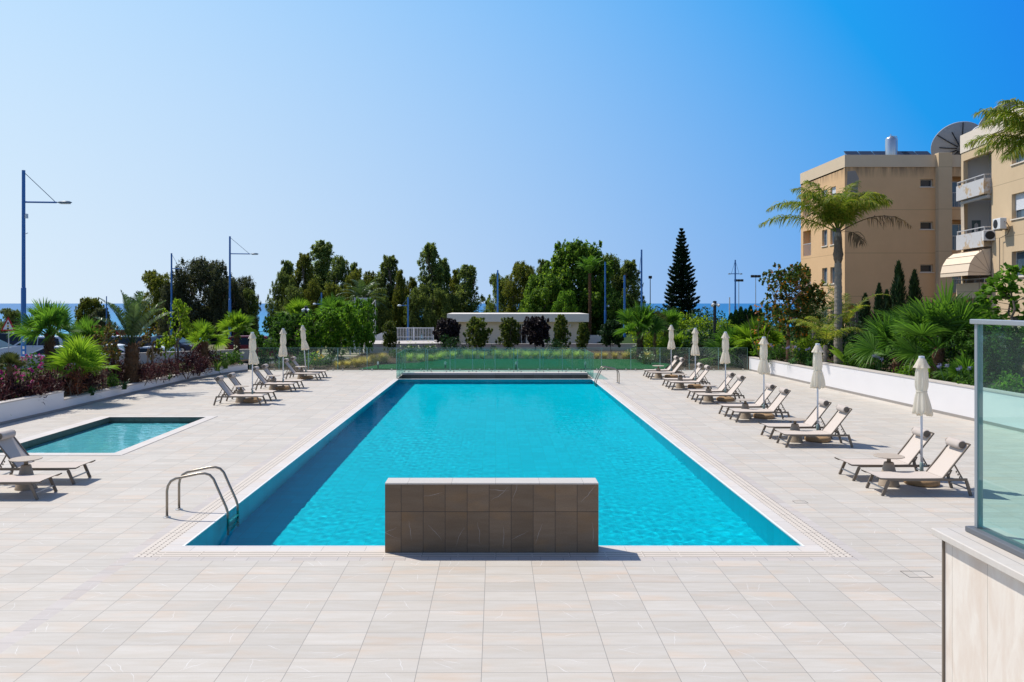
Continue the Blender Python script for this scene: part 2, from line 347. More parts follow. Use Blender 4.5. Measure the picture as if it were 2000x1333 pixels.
m_sleeve = mat('green_grey_sleeve', (0.24, 0.32, 0.29), 0.4, 0.05, 4, 0.4)
m_cork = mat('tan_stone_base', (0.38, 0.25, 0.14), 0.9, 0.35, 45, 0.1, bump=0.4, bscale=90)
m_soil = mat('soil', (0.085, 0.06, 0.042), 0.95, 0.3, 6, 0.05, bump=0.5, bscale=25)
m_lawn = mat('lawn', (0.012, 0.10, 0.028), 0.9, 0.25, 9, 0.1, bump=0.6, bscale=120)
m_asphalt = mat('asphalt', (0.11, 0.11, 0.115), 0.9, 0.15, 4, 0.15)
m_earth = mat('park_ground', (0.16, 0.155, 0.085), 0.95, 0.35, 0.35, 0.1, world=True)
m_prom = mat('promenade', (0.45, 0.36, 0.28), 0.9, 0.1, 1.0, 0.1, world=True)

# ================================================================= deck and pools
XL, XR, YN, YF = -4.39, 4.33, 11.31, 36.30           # main pool water
b1, b2, b3 = 0.21, 0.47, 0.62                         # coping / drain grille / outer strip
KX0, KX1, KY0, KY1 = -11.55, -8.67, 18.4, 24.2        # square pool
TY0, TY1 = 36.46, 38.5                                # catch basin beyond the far edge
d = MB()
d.sheet_holes(-30, 16, -8, 41.3, 0.0, [(XL - b3, XR + b3, YN - b3, TY0), (XL - 0.05, XR + 0.05, TY0, TY1), (KX0 - 0.35, KX1 + 0.35, KY0 - 0.35, KY1 + 0.2), (XL - b3 - 0.0, XL - b2 + 0.05, -8, YN - b3), (-30, 16, YN - b3 - 0.0, YN - b3)])
struct('pool_deck', d, m_deck)
d = MB()  # narrow border courses running along the pool edge and towards the camera
def ring(mb, a, b, yf):
    for (x0, x1, y0, y1) in ((XL - b, XL - a, YN - b, yf), (XR + a, XR + b, YN - b, yf), (XL - a, XR + a, YN - b, YN - a)):
        mb.add([(x0, y0, 0), (x1, y0, 0), (x1, y1, 0), (x0, y1, 0)], [(0, 1, 2, 3)])
ring(d, b2, b3, TY0); d.add([(XL - b3, -8, 0), (XL - b2 + 0.05, -8, 0), (XL - b2 + 0.05, YN - b3, 0), (XL - b3, YN - b3, 0)], [(0, 1, 2, 3)])
struct('deck_border', d, m_strip)
d = MB(); ring(d, 0.0, b1, YF); d.box(XL, XR, YF + 0.035, TY0, -0.4, 0.0)
for sx in (XL, XR):
    s_ = -1 if sx < 0 else 1
    xa, xb = sorted((sx, sx + s_ * b1)); d.add([(xa, YF, 0), (xb, YF, 0), (xb, TY0, 0), (xa, TY0, 0)], [(0, 1, 2, 3)])
# square pool coping
for (x0, x1, y0, y1) in ((KX0 - .35, KX0, KY0 - .35, KY1 + .2), (KX1, KX1 + .35, KY0 - .35, KY1 + .2), (KX0, KX1, KY0 - .35, KY0), (KX0, KX1, KY1, KY1 + .2)):
    d.add([(x0, y0, 0), (x1, y0, 0), (x1, y1, 0), (x0, y1, 0)], [(0, 1, 2, 3)])
struct('pool_coping', d, m_coping)
d = MB()
for (x0, x1, y0, y1, k) in ((XL - b2, XL - b1, YN - b2, TY0, 0), (XR + b1, XR + b2, YN - b2, TY0, 0), (XL - b1, XR + b1, YN - b2, YN - b1, 1)):
    d.m = k; d.add([(x0, y0, 0), (x1, y0, 0), (x1, y1, 0), (x0, y1, 0)], [(0, 1, 2, 3)])
struct('pool_drain_grille', d, [m_gr_y, m_gr_x])
d = MB()  # slot drain lines beside the square pool
for (x0, x1, y0, y1) in ((KX1 + .30, KX1 + .325, KY0 - .3, KY1 + .15), (KX0, KX1 + .3, KY0 - .325, KY0 - .30)):
    d.add([(x0, y0, .004), (x1, y0, .004), (x1, y1, .004), (x0, y1, .004)], [(0, 1, 2, 3)])
struct('slot_drain_path', d, mat('dark_slot', (0.10, 0.09, 0.08), 0.8))
def basin(x0, x1, y0, y1, zt, zb):
    m = MB()
    m.add([(x0, y0, zb), (x1, y0, zb), (x1, y1, zb), (x0, y1, zb)], [(0, 1, 2, 3)])
    for (a, b) in (((x0, y0), (x1, y0)), ((x1, y0), (x1, y1)), ((x1, y1), (x0, y1)), ((x0, y1), (x0, y0))):
        m.add([(a[0], a[1], zt), (a[0], a[1], zb), (b[0], b[1], zb), (b[0], b[1], zt)], [(0, 1, 2, 3)])
    return m
struct('pool_shell_ground', basin(XL, XR, YN, YF, -0.03, -1.45), m_pooltile)
d = MB()
for (x0, x1, y0, y1) in ((XL, XL + .03, YN, YF), (XR - .03, XR, YN, YF), (XL + .03, XR - .03, YN, YN + .03), (XL, XR, YF, YF + .035)):
    d.box(x0, x1, y0, y1, -0.06, 0.003)
struct('pool_white_rim_path', d, m_whiterim)
def ripples(x0, x1, y0, y1, nx, ny, z, seed, l0, l1, k_, amp):
    rg = np.random.default_rng(seed); xx, yy_ = np.meshgrid(np.linspace(x0, x1, nx), y0 + (y1 - y0) * np.linspace(0, 1, ny) ** 1.25); h = np.zeros_like(xx)
    for _ in range(k_):
        lam = l0 * (l1 / l0) ** rg.random(); a = rg.normal() * .8 + 1.35; h += amp * lam ** 1.15 * np.sin(2 * PI / lam * (xx * math.cos(a) + yy_ * math.sin(a)) + rg.uniform(0, 6))
    gm = .55 + .45 * np.sin(xx * .9 + 1.3 * np.sin(yy_ * .4)) * np.sin(yy_ * .55 + xx * .3); h = h * gm
    edge = np.minimum(1, np.minimum(np.minimum(xx - x0, x1 - xx), np.minimum(yy_ - y0, y1 - yy_)) / .15 + .1); m = MB(); idx = np.arange(nx * ny).reshape(ny, nx)
    m.V = [np.stack([xx, yy_, z + h * edge], -1).reshape(-1, 3)]; m.n = nx * ny; f = np.stack([idx[:-1, :-1], idx[:-1, 1:], idx[1:, 1:], idx[1:, :-1]], -1).reshape(-1); m.F = [f]; m.L = [np.full(len(f) // 4, 4)]; m.M = [np.zeros(len(f) // 4, int)]; return m
d = ripples(XL + .03, XR - .03, YN + .03, YF, 240, 640, -.012, 3, .09, .42, 52, .0008)
struct('pool_water', d, m_water, True).cycles.is_caustics_caster = True; bpy.data.objects['pool_shell_ground'].cycles.is_caustics_receiver = True
kb = basin(KX0, KX1, KY0, KY1, 0.0, -0.42); kb.M = [np.array([1])] + kb.M[1:]
struct('square_pool_shell_ground', kb, [m_darkpool, m_kidfloor])
d = ripples(KX0, KX1, KY0, KY1, 100, 200, -.13, 4, .10, .5, 36, .0040)
struct('square_pool_water', d, m_kidwater, True).cycles.is_caustics_caster = True; bpy.data.objects['square_pool_shell_ground'].cycles.is_caustics_receiver = True
tb = basin(XL - .05, XR + .05, TY0, TY1, 0.0, -0.35)
struct('catch_basin_ground', tb, m_darkpool)
d = MB(); d.box(XL - .05, XR + .05, TY1, TY1 + 0.35, 0.0, 0.10, 0.01); struct('basin_kerb', d, m_coping)

# deck access lids and a small joint frame
for (px_, py_, w_, h_) in ((1790, 1122, .15, .12), (1563, 981, .11, .08)):
    d = MB(); x, y = gx(px_, py_)
    for (x0_, x1_, y0_, y1_) in ((x - w_, x + w_, y - h_, y - h_ + .008), (x - w_, x + w_, y + h_ - .008, y + h_), (x - w_, x - w_ + .008, y - h_ + .008, y + h_ - .008), (x + w_ - .008, x + w_, y - h_ + .008, y + h_ - .008)): d.box(x0_, x1_, y0_, y1_, 0, .003)
    tag(obj('drain_lid_frame', d, mat('lid_joint', (0.16, 0.15, 0.14), 0.7)), kind='structure')

# ================================================================= stone fountain wall
ft = thing('stone_fountain_wall', 'low wall clad in dark brown stone tiles with pale cap at the pool edge', 'wall', (0, 11.03, 0))
fx0, fx1 = -1.508, 1.403
m = MB(); m.box(fx0, fx1, 0, 0.32, 0.0, 0.93, 0.003); obj('wall_cladding', m, m_wallstone, ft)
m = MB(); m.box(fx0, fx1, -0.002, 0.325, 0.9305, 0.952, 0.004); obj('cap', m, m_capstone, ft)
m = MB(); m.box(fx0 + .3, fx1 - .3, 0.326, 0.35, 0.74, 0.76); obj('water_slot', m, m_steel, ft)

# ================================================================= pool ladders
def ladder(name, label, yy, side):
    t = thing(name, label, 'pool ladder', (side * 4.36, yy, 0), 0)
    prof = [(0.86, 0.0), (0.86, 0.42), (0.845, 0.50), (0.80, 0.575), (0.72, 0.62), (0.62, 0.64), (0.36, 0.695), (0.26, 0.70), (0.18, 0.675), (0.12, 0.61), (-0.08, 0.16), (-0.105, 0.08), (-0.11, 0.0), (-0.11, -0.95)]
    for k in (0, 1):
        m = MB(); m.tube([(side * a, k * 0.49, z) for a, z in prof], 0.0205, 10); rail = obj('handrail', m, m_bronze, t, True); rail.cycles.is_caustics_receiver = True
        m = MB(); m.lathe([(0.06, 0.0005), (0.06, 0.008), (0.03, 0.016), (0.03, 0.03)], 16, (side * 0.86, k * 0.49)); obj('flange', m, m_steel, rail)
    for z in (-0.25, -0.5, -0.75):
        m = MB(); xa, xb = sorted((side * -0.07, side * -0.15)); m.box(xa, xb, 0.02, 0.47, z, z + .03, .005); obj('step', m, m_steel, t).cycles.is_caustics_receiver = True
    return t
ladder('pool_ladder', 'bronze tubular pool ladder at the water corner near the square pool', 12.85, -1)
ladder('pool_ladder', 'small distant pool ladder by the glass box at the far pool corner', 34.2, 1)

# ================================================================= sun loungers, tables, parasols
def make_lounger():
    t = thing('sun_lounger', 'x', 'sun lounger')
    w = 0.60
    m = MB()
    for y in (0, w):
        m.bar((0.105, y, 0.285), (1.50, y, 0.285), 0.028, 0.045)
        m.bar((0.11, y, 0.292), (-0.03, y, 0.30), 0.02, 0.022); m.bar((-0.03, y, 0.30), (-0.10, y, 0.335), 0.02, 0.022)
    for x in (0.62, 1.10): m.bar((x, 0.014, 0.275), (x, w - .014, 0.275), 0.025, 0.03)
    obj('frame', m, m_taupe, t)
    for y in (0, w):
        m = MB(); m.bar((0.0, y, 0.0), (0.115, y, 0.263), 0.03, 0.05, (1, 0, 0)); obj('leg', m, m_taupe, t)
        m = MB(); m.bar((1.565, y, 0.0), (1.485, y, 0.263), 0.03, 0.05, (1, 0, 0)); obj('leg', m, m_taupe, t)
    for x in (0.05, 1.53): m = MB(); m.bar((x, 0.016, 0.115), (x, w - .016, 0.115), 0.022, 0.022); obj('crossbar', m, m_alu, t)
    m = MB()  # seat sling
    prof = [(-0.105, 0.349), (-0.08, 0.336), (-0.03, 0.314), (0.03, 0.312), (0.3, 0.309), (0.6, 0.307), (0.9, 0.309), (1.08, 0.313)]
    P = np.array([[[(x, 0.015, z), (x, w - .015, z)] for x, z in prof]]); m.strips(P); P2 = P.copy(); P2[..., 2] -= 0.008; m.strips(P2[:, :, ::-1])
    for y in (0.015, w - .015): m.strips(np.array([[[(x, y, z), (x, y, z - .008)] for x, z in prof]]))
    obj('seat_sling', m, m_sling, t, True)
    m = MB()
    a, b = Vector((1.09, 0, 0.312)), Vector((1.555, 0, 0.905)); n = Vector((-(b - a).z, 0, (b - a).x)).normalized()
    pts = [a + (b - a) * k + n * (-0.012 * math.sin(PI * k)) for k in np.linspace(0, 1, 7)]
    P = np.array([[[tuple(p + Vector((0, .035, 0))), tuple(p + Vector((0, w - .035, 0)))] for p in pts]]); m.strips(P)
    P2 = P.copy(); P2 -= np.array(tuple(n)) * 0.008; m.strips(P2[:, :, ::-1])
    for q in (0, 1): m.strips(np.stack([P[:, :, q], P2[:, :, q]], axis=2))
    back = obj('backrest', m, m_sling, t, True)
    m = MB()
    for y in (0.022, w - .022): m.bar(a + Vector((-.01, y, -.012)), b + Vector((.012, y, .004)), 0.024, 0.024, (1, 0, 0))
    m.bar(b + Vector((.0, .03, .0)), b + Vector((.0, w - .03, .0)), 0.022, 0.022)
    obj('back_frame', m, m_taupe, back)
    for y in (0.05, w - .05):
        m = MB(); m.bar((1.30, y, 0.545), (1.44, y, 0.30), 0.018, 0.022, (1, 0, 0)); m.bar((1.255, y, 0.45), (1.18, y, 0.30), 0.018, 0.022, (1, 0, 0))
        for k in range(4): m.box(1.33 + k * .03, 1.345 + k * .03, y - .009, y + .009, 0.40 - k * .05, 0.43 - k * .05)
        obj('back_support', m, m_taupe, t)
    m = MB(); pc = b - (b - a).normalized() * 0.075 + n * 0.062
    e = (b - a).normalized(); N = 20; v = []; f = []
    ys = [(0.085, .0), (0.086, .75), (0.10, .97), (0.13, 1.0), (w - .13, 1.0), (w - .10, .97), (w - .086, .75), (w - .085, .0)]
    for y, r in ys:
        for k in range(N):
            an = 2 * PI * k / N; q = pc + (e * math.cos(an) * 0.082 + n * math.sin(an) * 0.064) * max(r, .01); v.append((q.x, y, q.z))
    for i in range(len(ys) - 1):
        for k in range(N): k2 = (k + 1) % N; f.append((i * N + k, (i + 1) * N + k, (i + 1) * N + k2, i * N + k2))
    m.add(v, f); pl = obj('pillow', m, m_pillow, t, True)
    for y in (0.083, w - .087):
        m = MB(); m.tube([tuple(pc + Vector((0, y - pc.y, 0))), tuple(pc + Vector((0, y + .004 - pc.y, 0)))], [0.062, 0.062], 14)
        obj('pillow_end', m, m_taupe, pl)
    return t
def make_table():
    t = thing('side_table', 'x', 'side table')
    m = MB(); m.lathe([(0.185, 0.0), (0.187, 0.012), (0.18, 0.03), (0.085, 0.425), (0.078, 0.435), (0.02, 0.436)], 28); obj('base', m, m_table, t, True)
    m = MB(); m.lathe([(0.036, 0.43), (0.036, 0.54)], 16); obj('stem', m, m_taupe, t, True)
    m = MB(); m.lathe([(0.02, 0.536), (0.262, 0.538), (0.27, 0.543), (0.27, 0.552), (0.264, 0.556), (0.01, 0.556)], 36); obj('tabletop', m, m_tabletop, t, False)
    return t
def make_parasol(seed):
    t = thing('parasol', 'x', 'parasol'); rng = random.Random(seed)
    m = MB(); m.lathe([(0.27, 0.0), (0.305, 0.02), (0.31, 0.07), (0.29, 0.11), (0.24, 0.13), (0.04, 0.135)], 30); obj('base', m, m_cork, t, True)
    m = MB(); m.lathe([(0.034, 0.12), (0.034, 0.40), (0.024, 0.41)], 14); m.tube([(0.03, 0, 0.35), (0.085, 0, 0.35)], 0.012, 8); obj('sleeve', m, m_sleeve, t, True)
    m = MB(); m.lathe([(0.021, 0.38), (0.021, 2.36)], 14); obj('pole', m, m_pole, t, True)
    # furled canopy with deep vertical pleats, gathered by a tie and flaring at the hem
    ph = rng.random() * 6; n = 8; lean = rng.uniform(-.03, .03); tw = rng.uniform(-.5, .5)
    prof = [(0.035, 2.34), (0.075, 2.30), (0.092, 2.22), (0.103, 2.08), (0.108, 1.95), (0.105, 1.84), (0.092, 1.765), (0.086, 1.74), (0.096, 1.70), (0.118, 1.60), (0.137, 1.50), (0.150, 1.41), (0.158, 1.345), (0.150, 1.325), (0.06, 1.33)]
    m = MB()
    def wob(i, an):
        amp = 0.02 + 0.22 * min(1, max(0, (2.32 - prof[i][1]) / .6)); amp *= (0.45 if 1.70 < prof[i][1] < 1.8 else 1)
        a = an + tw * (2.3 - prof[i][1])
        return 1 + amp * (0.62 * math.cos(n * a + ph) + 0.38 * math.cos(5 * a + 2 * ph + i * .15)) + 0.05 * math.sin(2 * an + i * .5 + ph)
    m.lathe(prof, 72, (0, 0), True, wob)
    v = m.V[0]; v[:, 0] += np.clip(1.74 - v[:, 2], 0, 1) * lean * 4; hem = v[:, 2] < 1.36; an = np.arctan2(v[:, 1], v[:, 0]); v[hem, 2] += 0.028 * np.cos(n * an[hem] + ph) + 0.015 * np.sin(3 * an[hem])
    can = obj('canopy', m, m_canvas, t, True)
    m = MB()
    pf = [(0.045, 2.385), (0.075, 2.33), (0.108, 2.26), (0.140, 2.19), (0.130, 2.19), (0.095, 2.26)]
    m.lathe(pf, 64, (0, 0), False, lambda i, an: 1 + (0.10 if i in (3, 4) else 0.03 * i / 2) * math.cos(8 * an + ph + 1)); obj('vent_flap', m, m_canvas, can, False)
    m = MB(); m.lathe([(0.03, 2.36), (0.054, 2.375), (0.05, 2.408), (0.01, 2.412)], 18); obj('finial', m, m_pole, can, False)
    m = MB(); m.lathe([(0.094, 1.728), (0.099, 1.735), (0.099, 1.752), (0.094, 1.758)], 40, (0, 0), False); obj('tie_strap', m, m_canvas, can, True)
    return t
L0 = make_lounger(); T0 = make_table(); PAR = [make_parasol(k) for k in (1, 2, 3)]
used = set()
def put(src, loc, rz, label, group):
    if src.name not in used:
        used.add(src.name); src.location = loc; src.rotation_euler = (0, 0, rz); src['label'] = label; src['group'] = group; return src
    return dup(src, loc, rz, label, group)
ordn = ['first', 'second', 'third', 'fourth', 'fifth', 'sixth']
yy = [14.29, 19.08, 23.1, 27.3, 31.7, 36.15]; ppx = [1800, 1597, 1492, 1417, 1358, 1311]
where = ['beside the stone plinth with tall glass', 'second pair from the tall glass plinth', 'third pair from the tall glass plinth', 'fourth pair from the tall glass plinth', 'fifth pair from the tall glass plinth', 'sixth pair, closest to the glass fence']
for i, y in enumerate(yy):
    x = 6.83 + 0.018 * i; w_ = where[i] + ', white wall side'
    put(L0, (x, y, 0), R(0), f'beige lounger nearer the camera, {w_}', 'loungers facing the pool in front of the white wall')
    put(L0, (x + .02, y + 1.2, 0), R(0.8), f'beige lounger behind its twin, {w_}', 'loungers facing the pool in front of the white wall')
    put(T0, (x + 0.52, y + 0.83, 0), 0, f'sand round side table between loungers, {w_}', 'side tables between the loungers')
    py = y + 0.93; put(PAR[i % 3], (X(ppx[i], py), py, 0), i * 1.1, f'furled cream parasol over loungers, {w_}', 'furled cream parasols')
lwhere = ['at the wall step, by the planted bed', 'between the other two pairs by the planted bed', 'touching the glass fence beyond the square pool']
for i, (y, p) in enumerate(zip((26.95, 31.05, 35.6), (493, 553, 594))):
    x = -7.82
    put(L0, (x, y + .6, 0), R(180), f'taupe lounger nearer the camera, pair {lwhere[i]}', 'loungers beyond the square pool')
    put(L0, (x + .02, y + 1.8, 0), R(180), f'taupe lounger farther from the camera, pair {lwhere[i]}', 'loungers beyond the square pool')
    put(T0, (x - 0.95, y + 0.9, 0), 0, f'sand round side table of the pair {lwhere[i]}', 'side tables between the loungers')
    py = y + 0.93; o = put(PAR[(i + 1) % 3], (X(p, py) + (.1 if i == 2 else 0), py, 0), i * 2.0, f'furled cream parasol of the pair {lwhere[i]}', 'furled cream parasols')
    if i == 2: o.rotation_euler = (0, R(-4), 0); o.location.z = -0.0
put(L0, (-7.93, 14.6, 0), R(180), 'lounger cut by the picture edge, only its foot end showing near the ladder', 'loungers beside the square pool')
put(L0, (-7.92, 15.8, 0), R(180), 'lounger with pillow roll beside the near edge of the square pool', 'loungers beside the square pool')
put(T0, (-8.62, 14.85, 0), 0, 'sand round side table close to the square pool and ladder', 'side tables between the loungers')

# ================================================================= low planter walls
def wall_run(name, label, pts, th, h, cap=True, mw=m_render, skirt=True, capm=m_rendercap, z0=0.0, side=1):
    """pts run along the pool-side face; side=+1 puts the thickness to the left of the run"""
    t = thing(name, label, 'wall', (pts[0][0], pts[0][1], 0)); ox, oy = pts[0]
    P = [Vector((p[0] - ox, p[1] - oy)) for p in pts]
    def off(k):
        a = P[max(k - 1, 0)]; b = P[min(k + 1, len(P) - 1)]; dd = (b - a).normalized(); return Vector((-dd.y, dd.x)) * side
    def run(o0, o1, za, zb, nm, mm):
        m = MB(); f_ = [P[k] + off(k) * o0 for k in range(len(P))]; g_ = [P[k] + off(k) * o1 for k in range(len(P))]
        m.prism([tuple(q) for q in f_] + [tuple(q) for q in g_[::-1]], za, zb); return obj(nm, m, mm, t)
    run(0, th, z0, z0 + h - .04, 'wall_body', mw)
    if cap: run(-0.02, th + .02, z0 + h - .0395, z0 + h, 'cap', capm)
    if skirt: run(-0.012, -0.0005, z0 + .001, z0 + .085, 'skirting', m_skirt)
    return t
wall_run('planter_wall', 'taller white planter wall with stone cap beside the square pool', [(-14.9, 12.0), (-13.85, 22.0), (-13.72, 25.7)], 0.25, 0.62)
wall_run('planter_wall', 'lower white planter wall curving from the step to the glass fence', [(-13.72, 25.705), (-13.66, 30), (-13.5, 36.3), (-13.12, 38.3), (-12.47, 40.7)], 0.25, 0.36)
wall_run('garden_wall', 'higher white garden wall behind the lounger row, by the big fan palms', [(14.5, 8.0), (13.8, 23.5), (13.28, 33.2)], 0.25, 0.98, side=-1)
wall_run('garden_wall', 'lower white garden wall section ending at the glass fence', [(13.28, 33.205), (12.85, 41.0)], 0.25, 0.70, side=-1)
wall_run('boundary_wall', 'long pale boundary wall between car park and planted bed', [(-26.0, 36.0), (-13.65, 45.1)], 0.2, 0.85, skirt=False, mw=m_garden_wall)

# soil of the planted beds
d = MB(); d.prism([(-14.2, 12.0), (-14.0, 22), (-13.95, 25.7), (-13.9, 30), (-13.74, 36.3), (-13.34, 38.2), (-12.75, 40.6), (-13.6, 44.9), (-26, 35.9), (-30, 12)], -0.5, 0.30); struct('planted_bed_ground', d, m_soil)
d = MB(); d.prism([(14.7, 8), (14.03, 23.5), (13.52, 33.2), (13.1, 41.0), (13.0, 60), (60, 60), (60, 8)], -0.5, 0.62); struct('garden_bed_ground', d, m_soil)
d = MB(); d.prism([(-13.5, 44.9), (-12.8, 41.35), (13.0, 41.35), (13.0, 60), (-9, 60), (-9, 48.4)], -0.5, 0.01); struct('lower_garden_ground', d, m_soil)
d = MB(); d.prism([(-7.0, 41.36), (8.6, 41.36), (9.6, 44.5), (8.8, 48.3), (2, 48.9), (-3.5, 48.6), (-4.4, 45.6), (-6.4, 44.0)], 0.005, 0.06); struct('lawn', d, m_lawn)

# ================================================================= glass
def panels(t, a, b, n, z0, z1, gm, gap=0.015, clamp=True, th=0.014, posts=False):
    a = Vector(a); b = Vector(b); dd = (b - a); Ln = dd.length; dd.normalize()
    for k in range(n):
        p = a + dd * (Ln * k / n + gap / 2); q = a + dd * (Ln * (k + 1) / n - gap / 2)
        m = MB(); m.bar((p.x, p.y, (z0 + z1) / 2), (q.x, q.y, (z0 + z1) / 2), th, z1 - z0); g = obj('glass_panel', m, gm, t)
        m = MB(); m.bar((p.x, p.y, z1 + .005), (q.x, q.y, z1 + .005), th, 0.009); m.bar((q.x, q.y, z0), (q.x + dd.x * .004, q.y + dd.y * .004, z0), th, .01)
        for e in (p, q):
            m.bar((e.x, e.y, z0), (e.x, e.y, z1), 0.004, th, (dd.x, dd.y, 0))
        obj('glass_edge', m, m_glass_edge, g)
        if clamp:
            m = MB()
            for f in (0.16, 0.84):
                c = p + (q - p) * f; m.box(c.x - .03, c.x + .03, c.y - .03, c.y + .03, z0 - .05, z0 + .06, .006)
            obj('glass_clamp', m, m_steel, g)
gb = thing('glass_box_balustrade', 'teal frameless glass box around the basin at the far pool end', 'glass balustrade', (0, 0, 0))
panels(gb, (-4.47, 36.5), (-4.47, 39.9), 3, 0.03, 1.13, m_glass_teal); panels(gb, (4.41, 36.5), (4.41, 39.9), 3, 0.03, 1.13, m_glass_teal); panels(gb, (-4.46, 39.9), (4.40, 39.9), 8, 0.03, 1.13, m_glass_teal)
gf = thing('glass_fence', 'long clear frameless glass fence across the far end of the deck', 'glass fence', (0, 0, 0))
panels(gf, (-12.45, 40.95), (12.8, 41.1), 17, 0.04, 1.14, m_glass_fence)
# stone parapet with glass screen close to the camera
tp = thing('stone_parapet', 'travertine clad parapet with overhanging pale cap in the near corner', 'parapet', (2.36, 4.25, 0))
def travertine():
    t = NT('travertine'); p = t.pos(); sp = t.n('ShaderNodeSeparateXYZ'); t.l(p, sp.inputs[0])
    v = t.mapv(p, sc=(3, 4, 1.3)); s1 = t.noise(v, 2.2, 7, 0.65, 0.5); s2 = t.noise(t.mapv(p, sc=(10, 14, 3.5)), 2.5, 5, 0.7)
    c = t.ramp(s1, [(0.25, (0.64, 0.53, 0.43)), (0.48, (0.69, 0.61, 0.525)), (0.62, (0.74, 0.68, 0.60)), (0.8, (0.69, 0.61, 0.53))])
    c = t.mix(t.ramp(s2, [(0.52, 0.0), (0.8, 0.35)]), c, (0.74, 0.70, 0.64)); c = t.mix(t.ramp(s2, [(0.2, 0.25), (0.34, 0.0)]), c, (0.50, 0.38, 0.28))
    j = t.math('LESS_THAN', t.math('FRACT', t.math('MULTIPLY', t.math('ADD', sp.outputs[1], 0.02), 1 / 0.3)), 0.008); c = t.mix(j, c, (0.30, 0.25, 0.2))
    return t.fin(t.bsdf(c, 0.6, 0.25, 0, t.bump(s2, 0.15, 0.004)).outputs[0])
m = MB(); m.box(0, 0.35, -6, 0, 0.0, 2.17); obj('cladding', m, travertine(), tp)
m = MB(); m.box(-0.045, 0.42, -6, 0.05, 2.1705, 2.208, 0.004); obj('cap', m, m_capstone, tp)
m = MB(); m.bar((-.004, 0.004, 0.0), (-.004, .004, 2.17), .012, .012); obj('corner_trim', m, m_taupe, tp)
gs = thing('glass_screen', 'tall greenish glass screen in a grey metal frame standing on the parapet', 'glass screen', (2.49, 4.2, 2.208))
m = MB(); m.box(0.001, 0.013, -6, -0.0225, 0.0305, 1.085); obj('glass_panel', m, m_glass_teal, gs)
m = MB(); m.box(-0.004, 0.016, -0.022, 0.0, 0.0305, 1.085, .002); obj('post', m, m_alu, gs); m = MB(); m.box(0.022, 0.032, -0.014, 0.0, .0305, 1.085, .002); obj('post', m, m_alu, gs)
m = MB(); m.box(-0.02, 0.045, -6, 0.015, 1.0855, 1.11, .003); obj('top_rail', m, m_alu, gs)
m = MB(); m.box(-0.035, 0.06, -6, 0.03, 0.001, 0.03, .003); obj('base_channel', m, mat('dark_channel', (0.13, 0.14, 0.155), 0.45, 0.05), gs)
# ================================================================= plants
def nrm(a): return a / np.maximum(np.linalg.norm(a, axis=-1, keepdims=True), 1e-9)
def leaves(mb, c, d, n, Ln, Wd, rng, fold=0.0):
    """kite-shaped leaves: centre c, long axis d, face normal hint n"""
    d = nrm(d); s_ = nrm(np.cross(d, n)); Ln = np.asarray(Ln)[:, None]; Wd = np.asarray(Wd)[:, None]
    q = np.stack([c - d * Ln * .5, c + s_ * Wd * .5 - d * Ln * .08, c + d * Ln * .5, c - s_ * Wd * .5 - d * Ln * .08], axis=1)
    mb.quads(q)
def rvec(rng, k): return nrm(rng.normal(size=(k, 3)))
def blob(mb, rng, c, r, n, Ln, Wd, droop=0.3, up=0.35, shell=0.55, radial=0.5):
    """leaf clump in an uneven ellipsoid"""
    u = rvec(rng, n); r = np.asarray(r) * np.ones(3)
    ph = rng.uniform(0, 6, 3); lump = 1 + 0.22 * np.sin(3.1 * u[:, 0] * 2 + ph[0]) * np.cos(2.7 * u[:, 1] * 2 + ph[1]) + 0.15 * np.sin(5 * u[:, 2] + ph[2])
    rad = (shell + (1 - shell) * rng.random(n) ** 0.6) * lump
    p = np.asarray(c) + u * rad[:, None] * r
    d = nrm(u * radial + rng.normal(size=(n, 3)) * 0.6 + np.array([0, 0, -droop])); nn = nrm(u * 0.7 + rng.normal(size=(n, 3)) * 0.45 + np.array([0, 0, up]))
    leaves(mb, p, d, nn, Ln * rng.uniform(.65, 1.25, n), Wd * rng.uniform(.7, 1.25, n), rng)
def limb(mb, a, b, r0, r1, rng, wig=0.08, n=5, seg=6):
    a = np.array(a, float); b = np.array(b, float); ln = np.linalg.norm(b - a); pts = []
    for k in range(n + 1):
        t = k / n; p = a + (b - a) * t
        if 0 < k < n: p = p + rng.normal(size=3) * wig * ln * np.array([1, 1, .3]) * .5
        pts.append(tuple(p))
    mb.tube(pts, [r0 + (r1 - r0) * k / n for k in range(n + 1)], seg); return pts

def bark(name, c1, var=0.3, sc=8): return mat(name, c1, 0.9, var, sc, 0.1, bump=0.6, bscale=30)
m_bark = bark('grey_bark', (0.16, 0.125, 0.095)); m_palmbark = bark('palm_bark', (0.125, 0.075, 0.045), .5, 18); m_palegrey = bark('pale_palm_trunk', (0.26, 0.225, 0.185), .25, 6); m_stake = bark('wooden_stake', (0.30, 0.20, 0.12))
m_redbark = bark('reddish_bark', (0.22, 0.125, 0.075), .4, 12)
G_euc = leafmat('eucalyptus_leaf', [(0.045, 0.072, 0.020), (0.090, 0.132, 0.032), (0.15, 0.20, 0.05), (0.22, 0.265, 0.075)], 0.45, 0.6, 0.15)
G_eucy = leafmat('yellowish_leaf', [(0.06, 0.085, 0.014), (0.10, 0.13, 0.02), (0.16, 0.185, 0.025), (0.22, 0.215, 0.035)], 0.4, 0.6, 0.15)
G_grey = leafmat('casuarina_leaf', [(0.035, 0.046, 0.022), (0.06, 0.072, 0.034), (0.095, 0.105, 0.05)], 0.35)
G_bright = leafmat('bright_leaf', [(0.04, 0.10, 0.010), (0.07, 0.16, 0.014), (0.11, 0.23, 0.02), (0.17, 0.30, 0.03)], 0.45, 0.6, 0.15)
